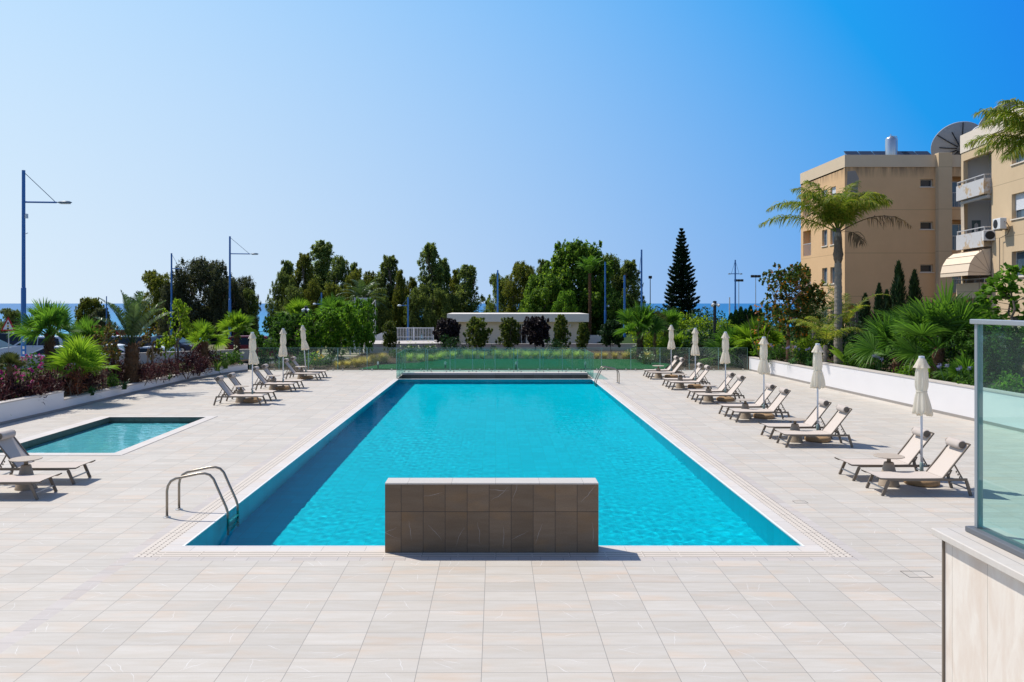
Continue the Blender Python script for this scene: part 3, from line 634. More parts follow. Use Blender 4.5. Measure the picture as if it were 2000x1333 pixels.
G_broad = leafmat('broad_tree_leaf', [(0.035, 0.085, 0.010), (0.07, 0.145, 0.016), (0.12, 0.21, 0.024), (0.19, 0.29, 0.035)], 0.4, 0.6, 0.15)
G_young = leafmat('olive_young_leaf', [(0.025, 0.05, 0.010), (0.055, 0.095, 0.014), (0.11, 0.15, 0.022), (0.19, 0.205, 0.03)], 0.4, 0.55, 0.2)
G_mid = leafmat('mid_leaf', [(0.022, 0.06, 0.010), (0.042, 0.10, 0.015), (0.075, 0.16, 0.022)], 0.4, 0.6, 0.15)
G_dark = leafmat('dark_glossy_leaf', [(0.010, 0.034, 0.010), (0.020, 0.058, 0.014), (0.035, 0.085, 0.02)], 0.2, 0.5, 0.2)
G_lime = leafmat('lime_leaf', [(0.10, 0.18, 0.012), (0.16, 0.25, 0.018), (0.24, 0.32, 0.025)], 0.45, 0.6, 0.15)
G_orange = leafmat('orange_tinged_leaf', [(0.03, 0.065, 0.012), (0.05, 0.095, 0.018), (0.075, 0.12, 0.02), (0.05, 0.085, 0.018), (0.10, 0.11, 0.02), (0.03, 0.065, 0.012), (0.06, 0.10, 0.02), (0.40, 0.15, 0.02)], 0.35, 0.6, 0.15)
G_brown = leafmat('brown_sapling_leaf', [(0.10, 0.06, 0.02), (0.16, 0.10, 0.03), (0.20, 0.13, 0.035), (0.09, 0.11, 0.02)], 0.3)
G_fan = leafmat('fan_palm_leaf', [(0.045, 0.115, 0.016), (0.075, 0.17, 0.02), (0.115, 0.235, 0.028)], 0.42, 0.5, 0.2)
G_fan_lit = leafmat('bright_fan_palm_leaf', [(0.08, 0.16, 0.013), (0.13, 0.23, 0.018), (0.19, 0.30, 0.025)], 0.45, 0.5, 0.2)
G_fan_olive = leafmat('olive_fan_leaf', [(0.05, 0.065, 0.018), (0.08, 0.09, 0.025), (0.10, 0.12, 0.03)], 0.25)
G_date = leafmat('date_palm_leaf', [(0.035, 0.07, 0.022), (0.055, 0.10, 0.03), (0.09, 0.14, 0.045)], 0.25, 0.4, 0.4)
G_queen = leafmat('queen_palm_leaf', [(0.08, 0.13, 0.013), (0.13, 0.19, 0.02), (0.19, 0.23, 0.03), (0.26, 0.25, 0.04)], 0.45, 0.5, 0.2)
G_dead = leafmat('dry_frond', [(0.10, 0.06, 0.03), (0.15, 0.09, 0.045), (0.19, 0.12, 0.06)], 0.2)
G_purple = leafmat('purple_leaf', [(0.014, 0.004, 0.007), (0.030, 0.008, 0.012), (0.055, 0.014, 0.02), (0.11, 0.04, 0.045)], 0.25, 0.5, 0.15)
G_purpround = leafmat('dark_purple_leaf', [(0.012, 0.009, 0.011), (0.026, 0.016, 0.018), (0.05, 0.032, 0.034)], 0.15, 0.5, 0.2)
G_rust = leafmat('rust_leaf', [(0.05, 0.015, 0.010), (0.10, 0.03, 0.018), (0.17, 0.06, 0.03)], 0.25)
G_magenta = leafmat('magenta_flower', [(0.35, 0.02, 0.22), (0.50, 0.04, 0.34)], 0.3)
G_yellow = leafmat('yellow_flower', [(0.65, 0.42, 0.02), (0.75, 0.55, 0.05)], 0.3)
G_white = leafmat('white_flower', [(0.65, 0.66, 0.55), (0.75, 0.75, 0.68)], 0.3)
G_blue = leafmat('blue_flower', [(0.17, 0.18, 0.40), (0.24, 0.24, 0.48)], 0.3, 0.6, 0.15)
G_red = leafmat('red_flower', [(0.55, 0.03, 0.015), (0.65, 0.06, 0.03)], 0.3)
G_orangef = leafmat('orange_leaf', [(0.30, 0.10, 0.02), (0.42, 0.16, 0.025), (0.10, 0.10, 0.02)], 0.3)
G_cyp = leafmat('cypress_leaf', [(0.010, 0.030, 0.010), (0.018, 0.045, 0.013), (0.028, 0.062, 0.018)], 0.12)
G_pine = leafmat('norfolk_pine_leaf', [(0.008, 0.026, 0.014), (0.013, 0.038, 0.018), (0.022, 0.052, 0.024)], 0.1)
G_hedge = leafmat('column_hedge_leaf', [(0.012, 0.045, 0.012), (0.022, 0.065, 0.016), (0.035, 0.09, 0.02)], 0.2)
G_grass = leafmat('feather_grass', [(0.26, 0.31, 0.08), (0.44, 0.45, 0.14), (0.62, 0.58, 0.26)], 0.5, 0.6, 0.15)
G_straw = leafmat('straw_grass', [(0.42, 0.34, 0.13), (0.56, 0.45, 0.19), (0.30, 0.29, 0.08)], 0.5, 0.6, 0.15)
G_strap = leafmat('strap_leaf', [(0.03, 0.09, 0.03), (0.05, 0.13, 0.045), (0.08, 0.18, 0.07)], 0.3, 0.4, 0.4)
G_straplime = leafmat('lime_strap_leaf', [(0.08, 0.15, 0.02), (0.13, 0.21, 0.03), (0.19, 0.26, 0.05)], 0.3)

# ---- big trees: a trunk with limbs, crown of leaf clumps at the limb ends
def tree_meshes(seed, h, w, n_bl, lf, Ln, Wd, base=0.25, shape='billow', br=(0.5, 1.0), droop=0.5, d=None):
    rng = np.random.default_rng(seed); tr = MB(); cr = MB(); d = d or w
    forks = []
    nf = 3 if shape != 'tall' else 2
    t0 = (0, 0, -0.3); t1 = (rng.normal() * .1 * w, rng.normal() * .05 * w, h * (base + .05))
    limb(tr, t0, t1, .035 * h * .6, .025 * h * .6, rng, .05, 4, 8)
    tops = []
    for k in range(nf):
        a = 2 * PI * k / nf + rng.uniform(0, 1); tp_ = (math.cos(a) * w * .22, math.sin(a) * d * .22, h * rng.uniform(.62, .85)); limb(tr, t1, tp_, .02 * h * .6, .008 * h * .6, rng, .12, 5); tops.append(tp_)
    B = []
    for k in range(n_bl):
        t = (k + rng.random()) / n_bl; z = base + (1 - base) * t
        if shape == 'tall': env = 0.75 * (math.sin(PI * min(1, .12 + t * .9)) ** .7) * (1 - .35 * t)
        elif shape == 'round': env = math.sin(PI * (.14 + .80 * t)) ** .55
        else: env = (math.sin(PI * (.16 + .76 * t)) ** .6) * (1 - .25 * t)
        a = rng.uniform(0, 2 * PI); q = rng.uniform(.35, 1.0) ** .7
        r = rng.uniform(*br) * (1.0 - .25 * t)
        B.append((math.cos(a) * q * env * (w / 2 - r * .5), math.sin(a) * q * env * (d / 2 - r * .5), min(z * h, h - r * .9), r))
    for (x, y, z, r) in B:
        tpn = min(tops, key=lambda p: (p[0] - x) ** 2 + (p[1] - y) ** 2 + .3 * (p[2] - z) ** 2)
        f = np.clip((z - h * .18) / (tpn[2] - h * .1), .15, .95); st = np.array(t1) * (1 - f) + np.array(tpn) * f
        if st[2] > z: st = st * .8 + np.array(t1) * .2
        limb(tr, st, (x, y, z), .006 * h * .6, .0025 * h * .6, rng, .12, 3, 5)
        blob(cr, rng, (x, y, z), (r, r, r * rng.uniform(.8, 1.35)), int(lf * r * r), Ln, Wd, droop, .35, .40)
        for j in range(5):  # loose sprays at the outline
            u = rvec(rng, 1)[0]; e_ = rng.uniform(.95, 1.3); blob(cr, rng, (x + u[0] * r * e_, y + u[1] * r * e_, min(z + u[2] * r * e_ * 1.15, h)), (r * .24, r * .24, r * .40), int(lf * r * .13), Ln, Wd, droop, .35, .2)
    return tr, cr
TREES = {}
def tree(key, name, label, cat, loc, rz=0, scale=1.0, group=None, leafm=None):
    if key not in TREES: raise KeyError(key)
    tr, cr, bm = TREES[key]
    t = thing(name, label, cat, loc, rz, group, scale)
    if isinstance(tr, MB): tr = tr.mesh('trunk', bm); TREES[key] = (tr, cr, bm)
    a = link('trunk', tr, t)
    if isinstance(TREES[key][1], dict): cm = TREES[key][1]
    else: cm = {'mb': cr}; TREES[key] = (tr, cm, bm)
    mn = leafm.name
    if mn not in cm: cm[mn] = cm['mb'].mesh('crown', leafm)
    link('crown', cm[mn], t); return t
def reg(key, trcr, bm=m_bark): TREES[key] = (trcr[0], trcr[1], bm)
reg('euc0', tree_meshes(11, 10, 6.6, 44, 620, .30, .095, .10, br=(.75, 1.25)))
reg('euc1', tree_meshes(12, 10, 5.2, 40, 620, .30, .095, .10, 'tall', br=(.65, 1.15)))
reg('euc2', tree_meshes(13, 10, 4.2, 36, 620, .30, .095, .12, 'tall', br=(.55, 1.05)))
reg('euc3', tree_meshes(14, 9, 7.4, 46, 580, .30, .095, .08, br=(.75, 1.3)))
reg('broad', tree_meshes(21, 10, 8.8, 60, 340, .36, .24, .10, 'round', br=(.9, 1.45), droop=.2))
reg('gnarl', tree_meshes(22, 8, 9.8, 60, 520, .32, .10, .08, 'round', br=(.8, 1.45), droop=.35))
reg('fruit', tree_meshes(31, 3.2, 3.0, 30, 900, .17, .085, .30, 'round', br=(.28, .5), droop=.2))
reg('fruit2', tree_meshes(32, 3.2, 3.4, 34, 900, .17, .085, .22, 'round', br=(.28, .52), droop=.2))
reg('ficus', tree_meshes(41, 2.6, 1.7, 30, 1100, .15, .07, .28, 'billow', br=(.2, .4), droop=.5))
reg('ficus2', tree_meshes(42, 2.6, 1.5, 28, 1100, .15, .07, .22, 'tall', br=(.2, .38), droop=.5))
reg('ball', tree_meshes(43, 2.3, 1.8, 34, 1300, .14, .08, .40, 'round', br=(.22, .42), droop=.1))
reg('orange', tree_meshes(51, 4.4, 3.0, 44, 420, .15, .11, .36, 'round', br=(.25, .5), droop=.3), m_redbark)
reg('sapling', tree_meshes(52, 2.4, 1.2, 14, 500, .12, .07, .35, 'round', br=(.15, .3), droop=.3))
reg('hibiscus', tree_meshes(53, 3.2, 1.7, 20, 360, .16, .12, .35, 'round', br=(.2, .36), droop=.2))

# ---- bushes
BUSH = {}
def bush_mesh(key, seed, n_bl, r, lf, Ln, Wd, flat=.8, droop=0.0, radial=.8, shell=.45, m=None, flowers=None):
    rng = np.random.default_rng(seed); mb = MB()
    for k in range(n_bl):
        a = rng.uniform(0, 2 * PI); q = rng.random() ** .5 * .62 * r; rr = r * rng.uniform(.38, .6)
        blob(mb, rng, (math.cos(a) * q, math.sin(a) * q, rr * .55 + rng.random() ** 1.2 * (r * 2 * flat - rr * 1.5)), (rr, rr, rr * .9), int(lf * rr * rr / n_bl * 11), Ln, Wd, droop, .3, shell, radial)
    fl = None
    if flowers:
        fm, k, sz = flowers; u = rvec(rng, k); u[:, 2] = np.abs(u[:, 2]); fl = MB(); c = u * r * np.array([.95, .95, 1.0]) + np.array([0, 0, r * flat * .75])
        for j in range(k):
            blob(fl, rng, c[j], sz, 9, sz * 1.2, sz * .9, 0, .3, .3, .5)
        fl = fl.mesh('flowers', fm)
    st = MB()
    for k in range(5):
        a = 2 * PI * k / 5; limb(st, (math.cos(a) * .04, math.sin(a) * .04, -.15), (math.cos(a) * r * .5, math.sin(a) * r * .5, r * flat * 1.2), .018, .006, rng, .1, 3, 5)
    BUSH[key] = (mb.mesh('foliage', m), st.mesh('stem', m_bark), fl)
def bush(key, name, label, loc, scale=1.0, rz=0.0, group=None, cat='bush'):
    t = thing(name, label, cat, loc, rz, group, scale); f, s_, fl = BUSH[key]
    link('foliage', f, t); link('stem', s_, t)
    if fl: link('blossom', fl, t)
    return t
bush_mesh('purple', 61, 12, .62, 700, .21, .034, .85, -.25, 1.1, .5, G_purple); bush_mesh('purple2', 62, 10, .58, 700, .20, .034, .95, -.25, 1.1, .5, G_purple)
bush_mesh('rust', 63, 9, .45, 700, .19, .04, 1.1, -.2, 1.0, .5, G_rust)
bush_mesh('green', 64, 14, .8, 420, .14, .07, .8, .1, .8, .45, G_mid); bush_mesh('greenb', 65, 14, .8, 420, .15, .08, .75, .1, .8, .45, G_bright)
bush_mesh('darkb', 66, 16, .9, 420, .14, .08, .9, .1, .7, .5, G_dark); bush_mesh('lime', 67, 16, 1.0, 330, .18, .09, .75, .1, .8, .45, G_lime)
bush_mesh('flowerb', 68, 10, .7, 420, .14, .06, .8, .1, .8, .45, G_mid, (G_white, 14, .05)); bush_mesh('boug', 69, 9, .6, 260, .13, .08, 1.0, .1, .8, .45, G_mid, (G_magenta, 20, .075))
bush_mesh('yellowf', 70, 8, .6, 420, .15, .08, .9, .1, .8, .45, G_bright, (G_yellow, 7, .10)); bush_mesh('pinkb', 71, 9, .65, 420, .13, .06, .8, .1, .8, .45, G_mid, (G_magenta, 16, .05))
bush_mesh('low', 72, 10, .6, 480, .15, .05, .6, .0, 1.0, .4, G_mid)

# ---- blades: grasses, strap-leaved plants
def tuft_mesh(seed, n, ln, wd, spread, m, droop=.9, name='blades'):
    rng = np.random.default_rng(seed); K = 6; a = rng.uniform(0, 2 * PI, n); el = R(90) - np.abs(rng.normal(size=n)) * spread; L_ = ln * rng.uniform(.6, 1.1, n)
    t = np.linspace(0, 1, K); P = np.zeros((n, K, 2, 3)); hd = np.stack([np.cos(a), np.sin(a), 0 * a], -1); side = np.stack([-np.sin(a), np.cos(a), 0 * a], -1)
    pos = np.stack([rng.normal(size=n) * ln * .07, rng.normal(size=n) * ln * .07, 0 * a - .02], -1); e = el.copy()
    for k in range(K):
        w_ = wd * (1 - .92 * t[k] ** 1.6) * .5; P[:, k, 0] = pos - side * w_; P[:, k, 1] = pos + side * w_
        pos = pos + (hd * np.cos(e)[:, None] + np.array([0, 0, 1]) * np.sin(e)[:, None]) * (L_ / (K - 1))[:, None]; e = e - droop * rng.uniform(.7, 1.3, n) / (K - 1) * 1.6
    mb = MB(); mb.strips(P); return mb.mesh(name, m)
TUFT = {'grass': tuft_mesh(81, 420, .85, .012, .42, G_grass, 1.1), 'straw': tuft_mesh(82, 420, .72, .013, .45, G_straw, 1.0), 'strap': tuft_mesh(83, 46, .55, .045, .5, G_strap, .7), 'straplime': tuft_mesh(84, 60, .6, .035, .5, G_straplime, .8), 'agap': tuft_mesh(85, 60, .6, .035, .55, G_strap, 1.1)}
def tuft(key, name, label, loc, scale=1.0, rz=0, group=None, cat='plant'):
    o = link(name, TUFT[key]); o.location = loc; o.rotation_euler = (0, 0, rz); o.scale = (scale,) * 3; return tag(o, label, cat, group)
def agap_mesh():
    rng = np.random.default_rng(86); st = MB(); fl = MB()
    for k in range(4):
        a = rng.uniform(0, 6.28); x, y = math.cos(a) * .3, math.sin(a) * .3; z = rng.uniform(.75, .95); st.tube([(x * .2, y * .2, 0), (x * .7, y * .7, z * .6), (x, y, z)], .008, 5)
        blob(fl, rng, (x, y, z), .06, 34, .05, .025, 0, .2, .5, 1.0)
    return st.mesh('flower_stem', G_strap), fl.mesh('flower_head', G_blue)
AG = agap_mesh()
def agap(label, loc, scale=1, rz=0, group=None):
    t = thing('agapanthus', label, 'flowering plant', loc, rz, group, scale); link('leaf_tuft', TUFT['agap'], t); link('flower_stem', AG[0], t); link('flower_head', AG[1], t); return t

# ---- fan palms
def fan_crown(seed, nl, R_, seg=26, lo=-10, hi=86, pet=.50, droop=.30, only=None):
    rng = np.random.default_rng(seed); mb = MB(); pt = MB(); seg = max(seg, 40)
    for i in range(nl):
        az = i * 2.39996 + rng.uniform(-.3, .3); t = i / max(1, nl - 1); el = R(hi + (lo - hi) * t ** 1.15 + rng.uniform(-9, 9)); sc = R_ * rng.uniform(.82, 1.10) * (0.8 if t < .10 else 1)
        hd = np.array([math.cos(az), math.sin(az), 0]); up = np.array([0, 0, 1.]); d = hd * math.cos(el) + up * math.sin(el); s0 = np.array([-math.sin(az), math.cos(az), 0])
        pl = pet * sc * rng.uniform(.85, 1.15); mid = d * pl * .5 - up * 0.01 * sc; c1 = d * pl - up * .04 * sc * math.cos(el)
        pt.tube([(0, 0, 0), tuple(mid), tuple(c1)], [.018 * R_ + .006, .011 * R_ + .005, .007 * R_ + .004], 5)
        bend = el - R(rng.uniform(0, 16)); d2 = hd * math.cos(bend) + up * math.sin(bend); n0 = np.cross(s0, d2); n0 = n0 if n0[2] > 0 else -n0
        roll = rng.uniform(-1.0, 1.0); s_ = s0 * math.cos(roll) + n0 * math.sin(roll); n2 = n0 * math.cos(roll) - s0 * math.sin(roll)
        bl = sc * .66; half = rng.uniform(1.75, 2.15); ph = np.linspace(-half, half, seg) + rng.normal(size=seg) * .02; K = 6; P = np.zeros((seg, K, 2, 3))
        ln = bl * (1 - .20 * (np.abs(ph) / half) ** 2) * rng.uniform(.9, 1.06, seg); tp = np.array([0, .22, .48, .7, .88, 1.0]); wk = 26 / seg; wp = np.array([.008, .030, .052, .040, .020, .003]) * wk * 0.95
        dir_ = np.cos(ph)[:, None] * d2 + np.sin(ph)[:, None] * s_ + n2 * (.22 * np.abs(np.sin(ph)) + .05)[:, None]; dir_ = nrm(dir_); sd = nrm(np.cross(n2, dir_)); dr = droop * rng.uniform(.3, 1.6, seg) * (.4 + 1.2 * t)
        tw = np.where(np.arange(seg) % 2 == 0, 1, -1)[:, None] * .55
        sd = nrm(sd + n2 * tw)
        for k in range(K):
            p = c1 + dir_ * (ln * tp[k])[:, None] - up * (dr * ln * max(0, tp[k] - .5) ** 2 * 2.0)[:, None]
            P[:, k, 0] = p - sd * bl * wp[k]; P[:, k, 1] = p + sd * bl * wp[k]
        mb.strips(P)
    return mb, pt
def palm_trunk(seed, h, r0, r1, scales=True, ring=False):
    rng = np.random.default_rng(seed); mb = MB(); n = max(8, int(h / .09)); ph = rng.uniform(0, 6)
    prof = [(r0 + (r1 - r0) * k / n + (0.010 if ring and k % 2 else 0) + (.0 if ring else .018 * math.sin(k * 2.1 + ph)), -.2 + (h + .2) * k / n) for k in range(n + 1)]
    mb.lathe(prof, 14, (0, 0), True, lambda i, a: 1 + .05 * math.sin(3 * a + i * .9))
    if scales:
        k = int(h * 170 * (r0 / .15)) + 40; a = rng.uniform(0, 2 * PI, k); z = rng.uniform(0, h, k); rr = r0 + (r1 - r0) * z / h
        rr = rr * (.92 + .16 * np.sin(z * 9 + 2 * a)); c = np.stack([np.cos(a) * (rr + .03), np.sin(a) * (rr + .03), z + .03], -1); d = np.stack([np.cos(a) * .9, np.sin(a) * .9, np.ones(k)], -1) + rng.normal(size=(k, 3)) * .2; nn = np.stack([np.cos(a), np.sin(a), -.6 + 0 * a], -1)
        leaves(mb, c, d, nn, np.full(k, .19) * rng.uniform(.6, 1.3, k), np.full(k, .08), rng)
    if scales and r0 > .22:  # stout date palm trunk: long cut leaf bases all over, flaring at the crown
        k = int(h * 150); a = rng.uniform(0, 2 * PI, k); z = rng.uniform(.05, h + .12, k); rr = (r0 + (r1 - r0) * z / h) * .95; c = np.stack([np.cos(a) * rr, np.sin(a) * rr, z], -1)
        d = np.stack([np.cos(a) * .75, np.sin(a) * .75, np.ones(k)], -1) + rng.normal(size=(k, 3)) * .15; nn = np.stack([np.cos(a), np.sin(a), -.5 + 0 * a], -1); leaves(mb, c, d, nn, rng.uniform(.22, .42, k), np.full(k, .10), rng)
    return mb
PALM = {}
def fanpalm(key, name, label, loc, h, r, crown, leafm, trunkm=m_palmbark, rz=0, group=None, cscale=1.0, lean=0):
    t = thing(name, label, 'palm tree', loc, rz, group); t.rotation_euler = (lean, 0, rz)
    obj('trunk', palm_trunk(int(h * 100) + int(r * 1000), h, r, r * .8), trunkm, t)
    k = (crown, leafm.name)
    if k not in PALM:
        mb, pt = fan_crown(*crown); PALM[k] = (mb.mesh('crown', leafm), pt.mesh('leaf_stalk', leafm))
    for me, nm in zip(PALM[k], ('crown', 'leaf_stalk')):
        o = link(nm, me, t); o.location = (0, 0, h - .04); o.scale = (cscale,) * 3
    return t

# ---- feather palms
def frond(mb, rk, rng, az, el, ln, nl=46, lw=.028, ll=.42, curve=1.4, vee=.5, droopl=.6, plume=.0, start=.16):
    K = 14; hd = np.array([math.cos(az), math.sin(az), 0]); s_ = np.array([-math.sin(az), math.cos(az), 0]); up = np.array([0, 0, 1.])
    pts = [np.zeros(3)]; e = el; tang = []
    for k in range(K):
        d = hd * math.cos(e) + up * math.sin(e); tang.append(d); pts.append(pts[-1] + d * ln / K); e -= curve / K * (.15 + 1.7 * k / K)
    tang.append(tang[-1]); pts = np.array(pts); tang = np.array(tang)
    rk.tube([tuple(p) for p in pts], [.022 * (1 - .85 * k / K) * max(.6, ln / 2.5) for k in range(K + 1)], 5)
    tt = np.repeat(np.linspace(start, .99, nl), 2); sg = np.tile([1, -1], nl); tt = np.clip(tt + rng.normal(size=2 * nl) * .004, 0, .995)
    i = (tt * K).astype(int); f = (tt * K - i)[:, None]; base = pts[i] * (1 - f) + pts[np.minimum(i + 1, K)] * f; T = nrm(tang[i]); n = nrm(np.cross(T, s_)); n = np.where(n[:, 2:3] < 0, -n, n)
    L_ = ll * (np.sin(PI * np.clip(.12 + tt * .86, 0, 1)) ** .6) * rng.uniform(.85, 1.1, 2 * nl)
    d = nrm(T * (.45 + .5 * tt)[:, None] + s_ * sg[:, None] + n * (vee + plume * rng.normal(size=2 * nl))[:, None]) if not np.isscalar(vee) else nrm(T * (.45 + .5 * tt)[:, None] + s_ * sg[:, None] + n * (vee + plume * rng.normal(size=2 * nl))[:, None])
    KK = 4; P = np.zeros((2 * nl, KK, 2, 3)); p = base.copy(); dd = d.copy(); w = lw * np.array([.6, 1, .8, .08])
    sd = nrm(np.cross(d, n) + .3 * rng.normal(size=d.shape))
    for k in range(KK):
        P[:, k, 0] = p - sd * w[k] * .5; P[:, k, 1] = p + sd * w[k] * .5; p = p + dd * (L_ / (KK - 1))[:, None]; dd = nrm(dd - up * droopl * rng.uniform(.7, 1.3, (2 * nl, 1)) * .6)
    mb.strips(P)
def feather_palm(name, label, loc, h, r0, r1, specs, leafm, trunkm, seed=1, group=None, dead=(), scales=True, ring=False, rz=0, **kw):
    rng = np.random.default_rng(seed); t = thing(name, label, 'palm tree', loc, rz, group)
    obj('trunk', palm_trunk(seed, h, r0, r1, scales, ring), trunkm, t)
    cr = MB(); rk = MB()
    for (az, el, ln, cv) in specs: frond(cr, rk, rng, R(az), R(el), ln, curve=cv, **kw)
    for mb, nm in ((cr, 'crown'), (rk, 'frond_stalk')):
        o = obj(nm, mb, leafm, t); o.location = (0, 0, h)
    for (az, el, ln, cv) in dead:
        c2 = MB(); k2 = MB(); kk = dict(kw); kk.update(nl=26, droopl=1.6, vee=-.3, start=.4); frond(c2, k2, rng, R(az), R(el), ln, curve=cv, **kk)
        o = obj('dead_frond', c2, G_dead, t); o.location = (0, 0, h); q = obj('frond_stalk', k2, G_dead, o)
    return t

# ---- conifers
def cypress_mesh(seed, h, r, n, Ln=.22, Wd=.05, m=G_cyp):
    rng = np.random.default_rng(seed); mb = MB(); t = rng.random(n) ** 1.15; a = rng.uniform(0, 2 * PI, n); ph = rng.uniform(0, 6, 3)
    env = r * np.minimum(1, (1 - t) ** .62 * 1.15) * np.minimum(1, .55 + t * 3) * (1 + .16 * np.sin(t * 23 + 3 * a + ph[0]) + .10 * np.sin(5 * a + t * 9 + ph[1]))
    q = np.sqrt(rng.uniform(.25, 1, n)); c = np.stack([np.cos(a) * env * q, np.sin(a) * env * q, t * h], -1)
    d = nrm(np.stack([np.cos(a) * .5, np.sin(a) * .5, np.ones(n) * 1.2], -1) + rng.normal(size=(n, 3)) * .25); nn = nrm(np.stack([np.cos(a), np.sin(a), 0 * a + .2], -1) + rng.normal(size=(n, 3)) * .4)
    leaves(mb, c, d, nn, Ln * rng.uniform(.7, 1.3, n), Wd * rng.uniform(.7, 1.3, n), rng); return mb.mesh('crown', m)
CYP = [cypress_mesh(91, 3.2, .45, 2600), cypress_mesh(92, 3.2, .40, 2600), cypress_mesh(93, 3.0, .5, 2600, m=G_hedge)]
TRK = MB(); TRK.tube([(0, 0, -.3), (0, 0, 1), (0, 0, 2.6)], [.07, .05, .015], 7); TRK = TRK.mesh('trunk', m_bark)
def cypress(k, label, loc, sc, group=None, name='cypress_tree', cat='cypress tree'):
    t = thing(name, label, cat, loc, k * 1.7, group, sc); link('trunk', TRK, t); link('crown', CYP[k], t); return t
def norfolk(label, loc, h, w):
    rng = np.random.default_rng(95); t = thing('norfolk_pine', label, 'pine tree', loc); tr = MB(); tr.tube([(0, 0, -.3), (0, 0, h * .5), (0, 0, h)], [.17, .10, .012], 8); cr = MB(); nt = 30; up = np.array([0, 0, 1.])
    for i in range(nt):
        f = i / (nt - 1); z = h * (.05 + .94 * f ** .95); ln = w / 2 * ((1 - f) ** .80) * rng.uniform(.88, 1.08) + .14; nb = 8 if f < .8 else 5; a0 = rng.uniform(0, 6)
        for b in range(nb):
            a = a0 + 2 * PI * b / nb + rng.normal() * .09; hd = np.array([math.cos(a), math.sin(a), 0]); s_ = np.array([-math.sin(a), math.cos(a), 0]); l_ = ln * rng.uniform(.78, 1.12); e = -.10 + .40 * f
            K = 7; pts = [np.array([0, 0, z]) + hd * l_ * k / K + up * (l_ * e * k / K - l_ * .10 * math.sin(PI * k / K) + l_ * .16 * (k / K) ** 3) for k in range(K + 1)]
            tr.tube([tuple(p) for p in pts], [.03 * (1 - .8 * k / K) for k in range(K + 1)], 4, False)
            n = int(70 + 190 * l_); u = rng.uniform(.12, 1.0, n) ** .8; ii = np.minimum((u * K).astype(int), K - 1); fr = (u * K - ii)[:, None]; pp = np.array(pts); c = pp[ii] * (1 - fr) + pp[ii + 1] * fr
            wd = (.34 * l_ * np.sqrt(np.clip(1.08 - u, 0, 1)) * np.minimum(1, u * 3) + .05) * rng.uniform(-1, 1, n); c = c + s_ * wd[:, None] + hd * (-np.abs(wd) * .3)[:, None] + up * (np.abs(wd) * .18 + rng.normal(size=n) * .045)[:, None]
            d = nrm(hd * 1.0 + s_ * np.sign(wd)[:, None] * .8 + up * .55 + rng.normal(size=(n, 3)) * .25); leaves(cr, c, d, nrm(up + rng.normal(size=(n, 3)) * .6), .26 * rng.uniform(.7, 1.2, n), .09 * rng.uniform(.8, 1.2, n), rng)
    obj('trunk', tr, m_bark, t); obj('crown', cr, G_pine, t); return t
# ================================================================= land, road and sea
def terr(y): return float(np.interp(y, [-60, 60, 95, 130, 165, 200], [-0.62, -0.62, -1.3, -2.6, -4.3, -5.0]))
d = MB(); ys = [-60, -8, 41, 60, 75, 95, 112, 130, 148, 165, 200]; xs = [-400, -150, -60, -14, 14, 60, 150, 400]
nx = len(xs); d.add([(x, y, terr(y) - 0.01) for y in ys for x in xs], [(j * nx + i, j * nx + i + 1, j * nx + nx + 1 + i, j * nx + nx + i) for j in range(len(ys) - 1) for i in range(nx - 1) if not (-14 <= (xs[i] + xs[i+1]) / 2 <= 14 and -8 <= (ys[j] + ys[j+1]) / 2 <= 41)])
struct('park_ground', d, m_earth)
d = MB(); d.add([(-70, 38, -.606), (-9.2, 46, -.606), (-9.2, 59.9, -.606), (-70, 59.9, -.606)], [(0, 1, 2, 3)]); struct('car_park_ground', d, m_asphalt)
d = MB()
for (ya, yb) in ((62, 63.5), (66.0, 67.2), (101, 104)): d.add([(-90, ya, terr(ya) + .01), (-4, ya, terr(ya) + .01), (-4, yb, terr(yb) + .01), (-90, yb, terr(yb) + .01)], [(0, 1, 2, 3)])
struct('promenade_path', d, m_prom)
def seamat():
    t = NT('sea'); p = t.pos(); v = t.mapv(p, sc=(1, 1.6, 1)); n1 = t.noise(v, .22, 5, .6, .3); n2 = t.noise(t.mapv(p, sc=(.004, .012, 1)), 1.0, 4, .6)
    sp = t.n('ShaderNodeSeparateXYZ'); t.l(p, sp.inputs[0])
    sh = t.ramp(t.math('DIVIDE', sp.outputs[1], 1200.0), [(0.13, (0.035, 0.36, 0.50)), (0.24, (0.012, 0.22, 0.44)), (0.9, (0.006, 0.125, 0.34))])
    c = t.mix(t.ramp(n2, [(.4, 0), (.7, .35)]), sh, (0.012, 0.24, 0.50)); c = t.mix(t.ramp(n1, [(.45, 0), (.75, .35)]), c, (0.005, 0.10, 0.27))
    return t.fin(t.bsdf(c, 0.42, 0.22, 0, t.bump(n1, .6, .4)).outputs[0])
d = MB(); d.add([(-60000, 120, -4.25), (60000, 120, -4.25), (60000, 60000, -4.25), (-60000, 60000, -4.25)], [(0, 1, 2, 3)]); struct('sea', d, seamat())

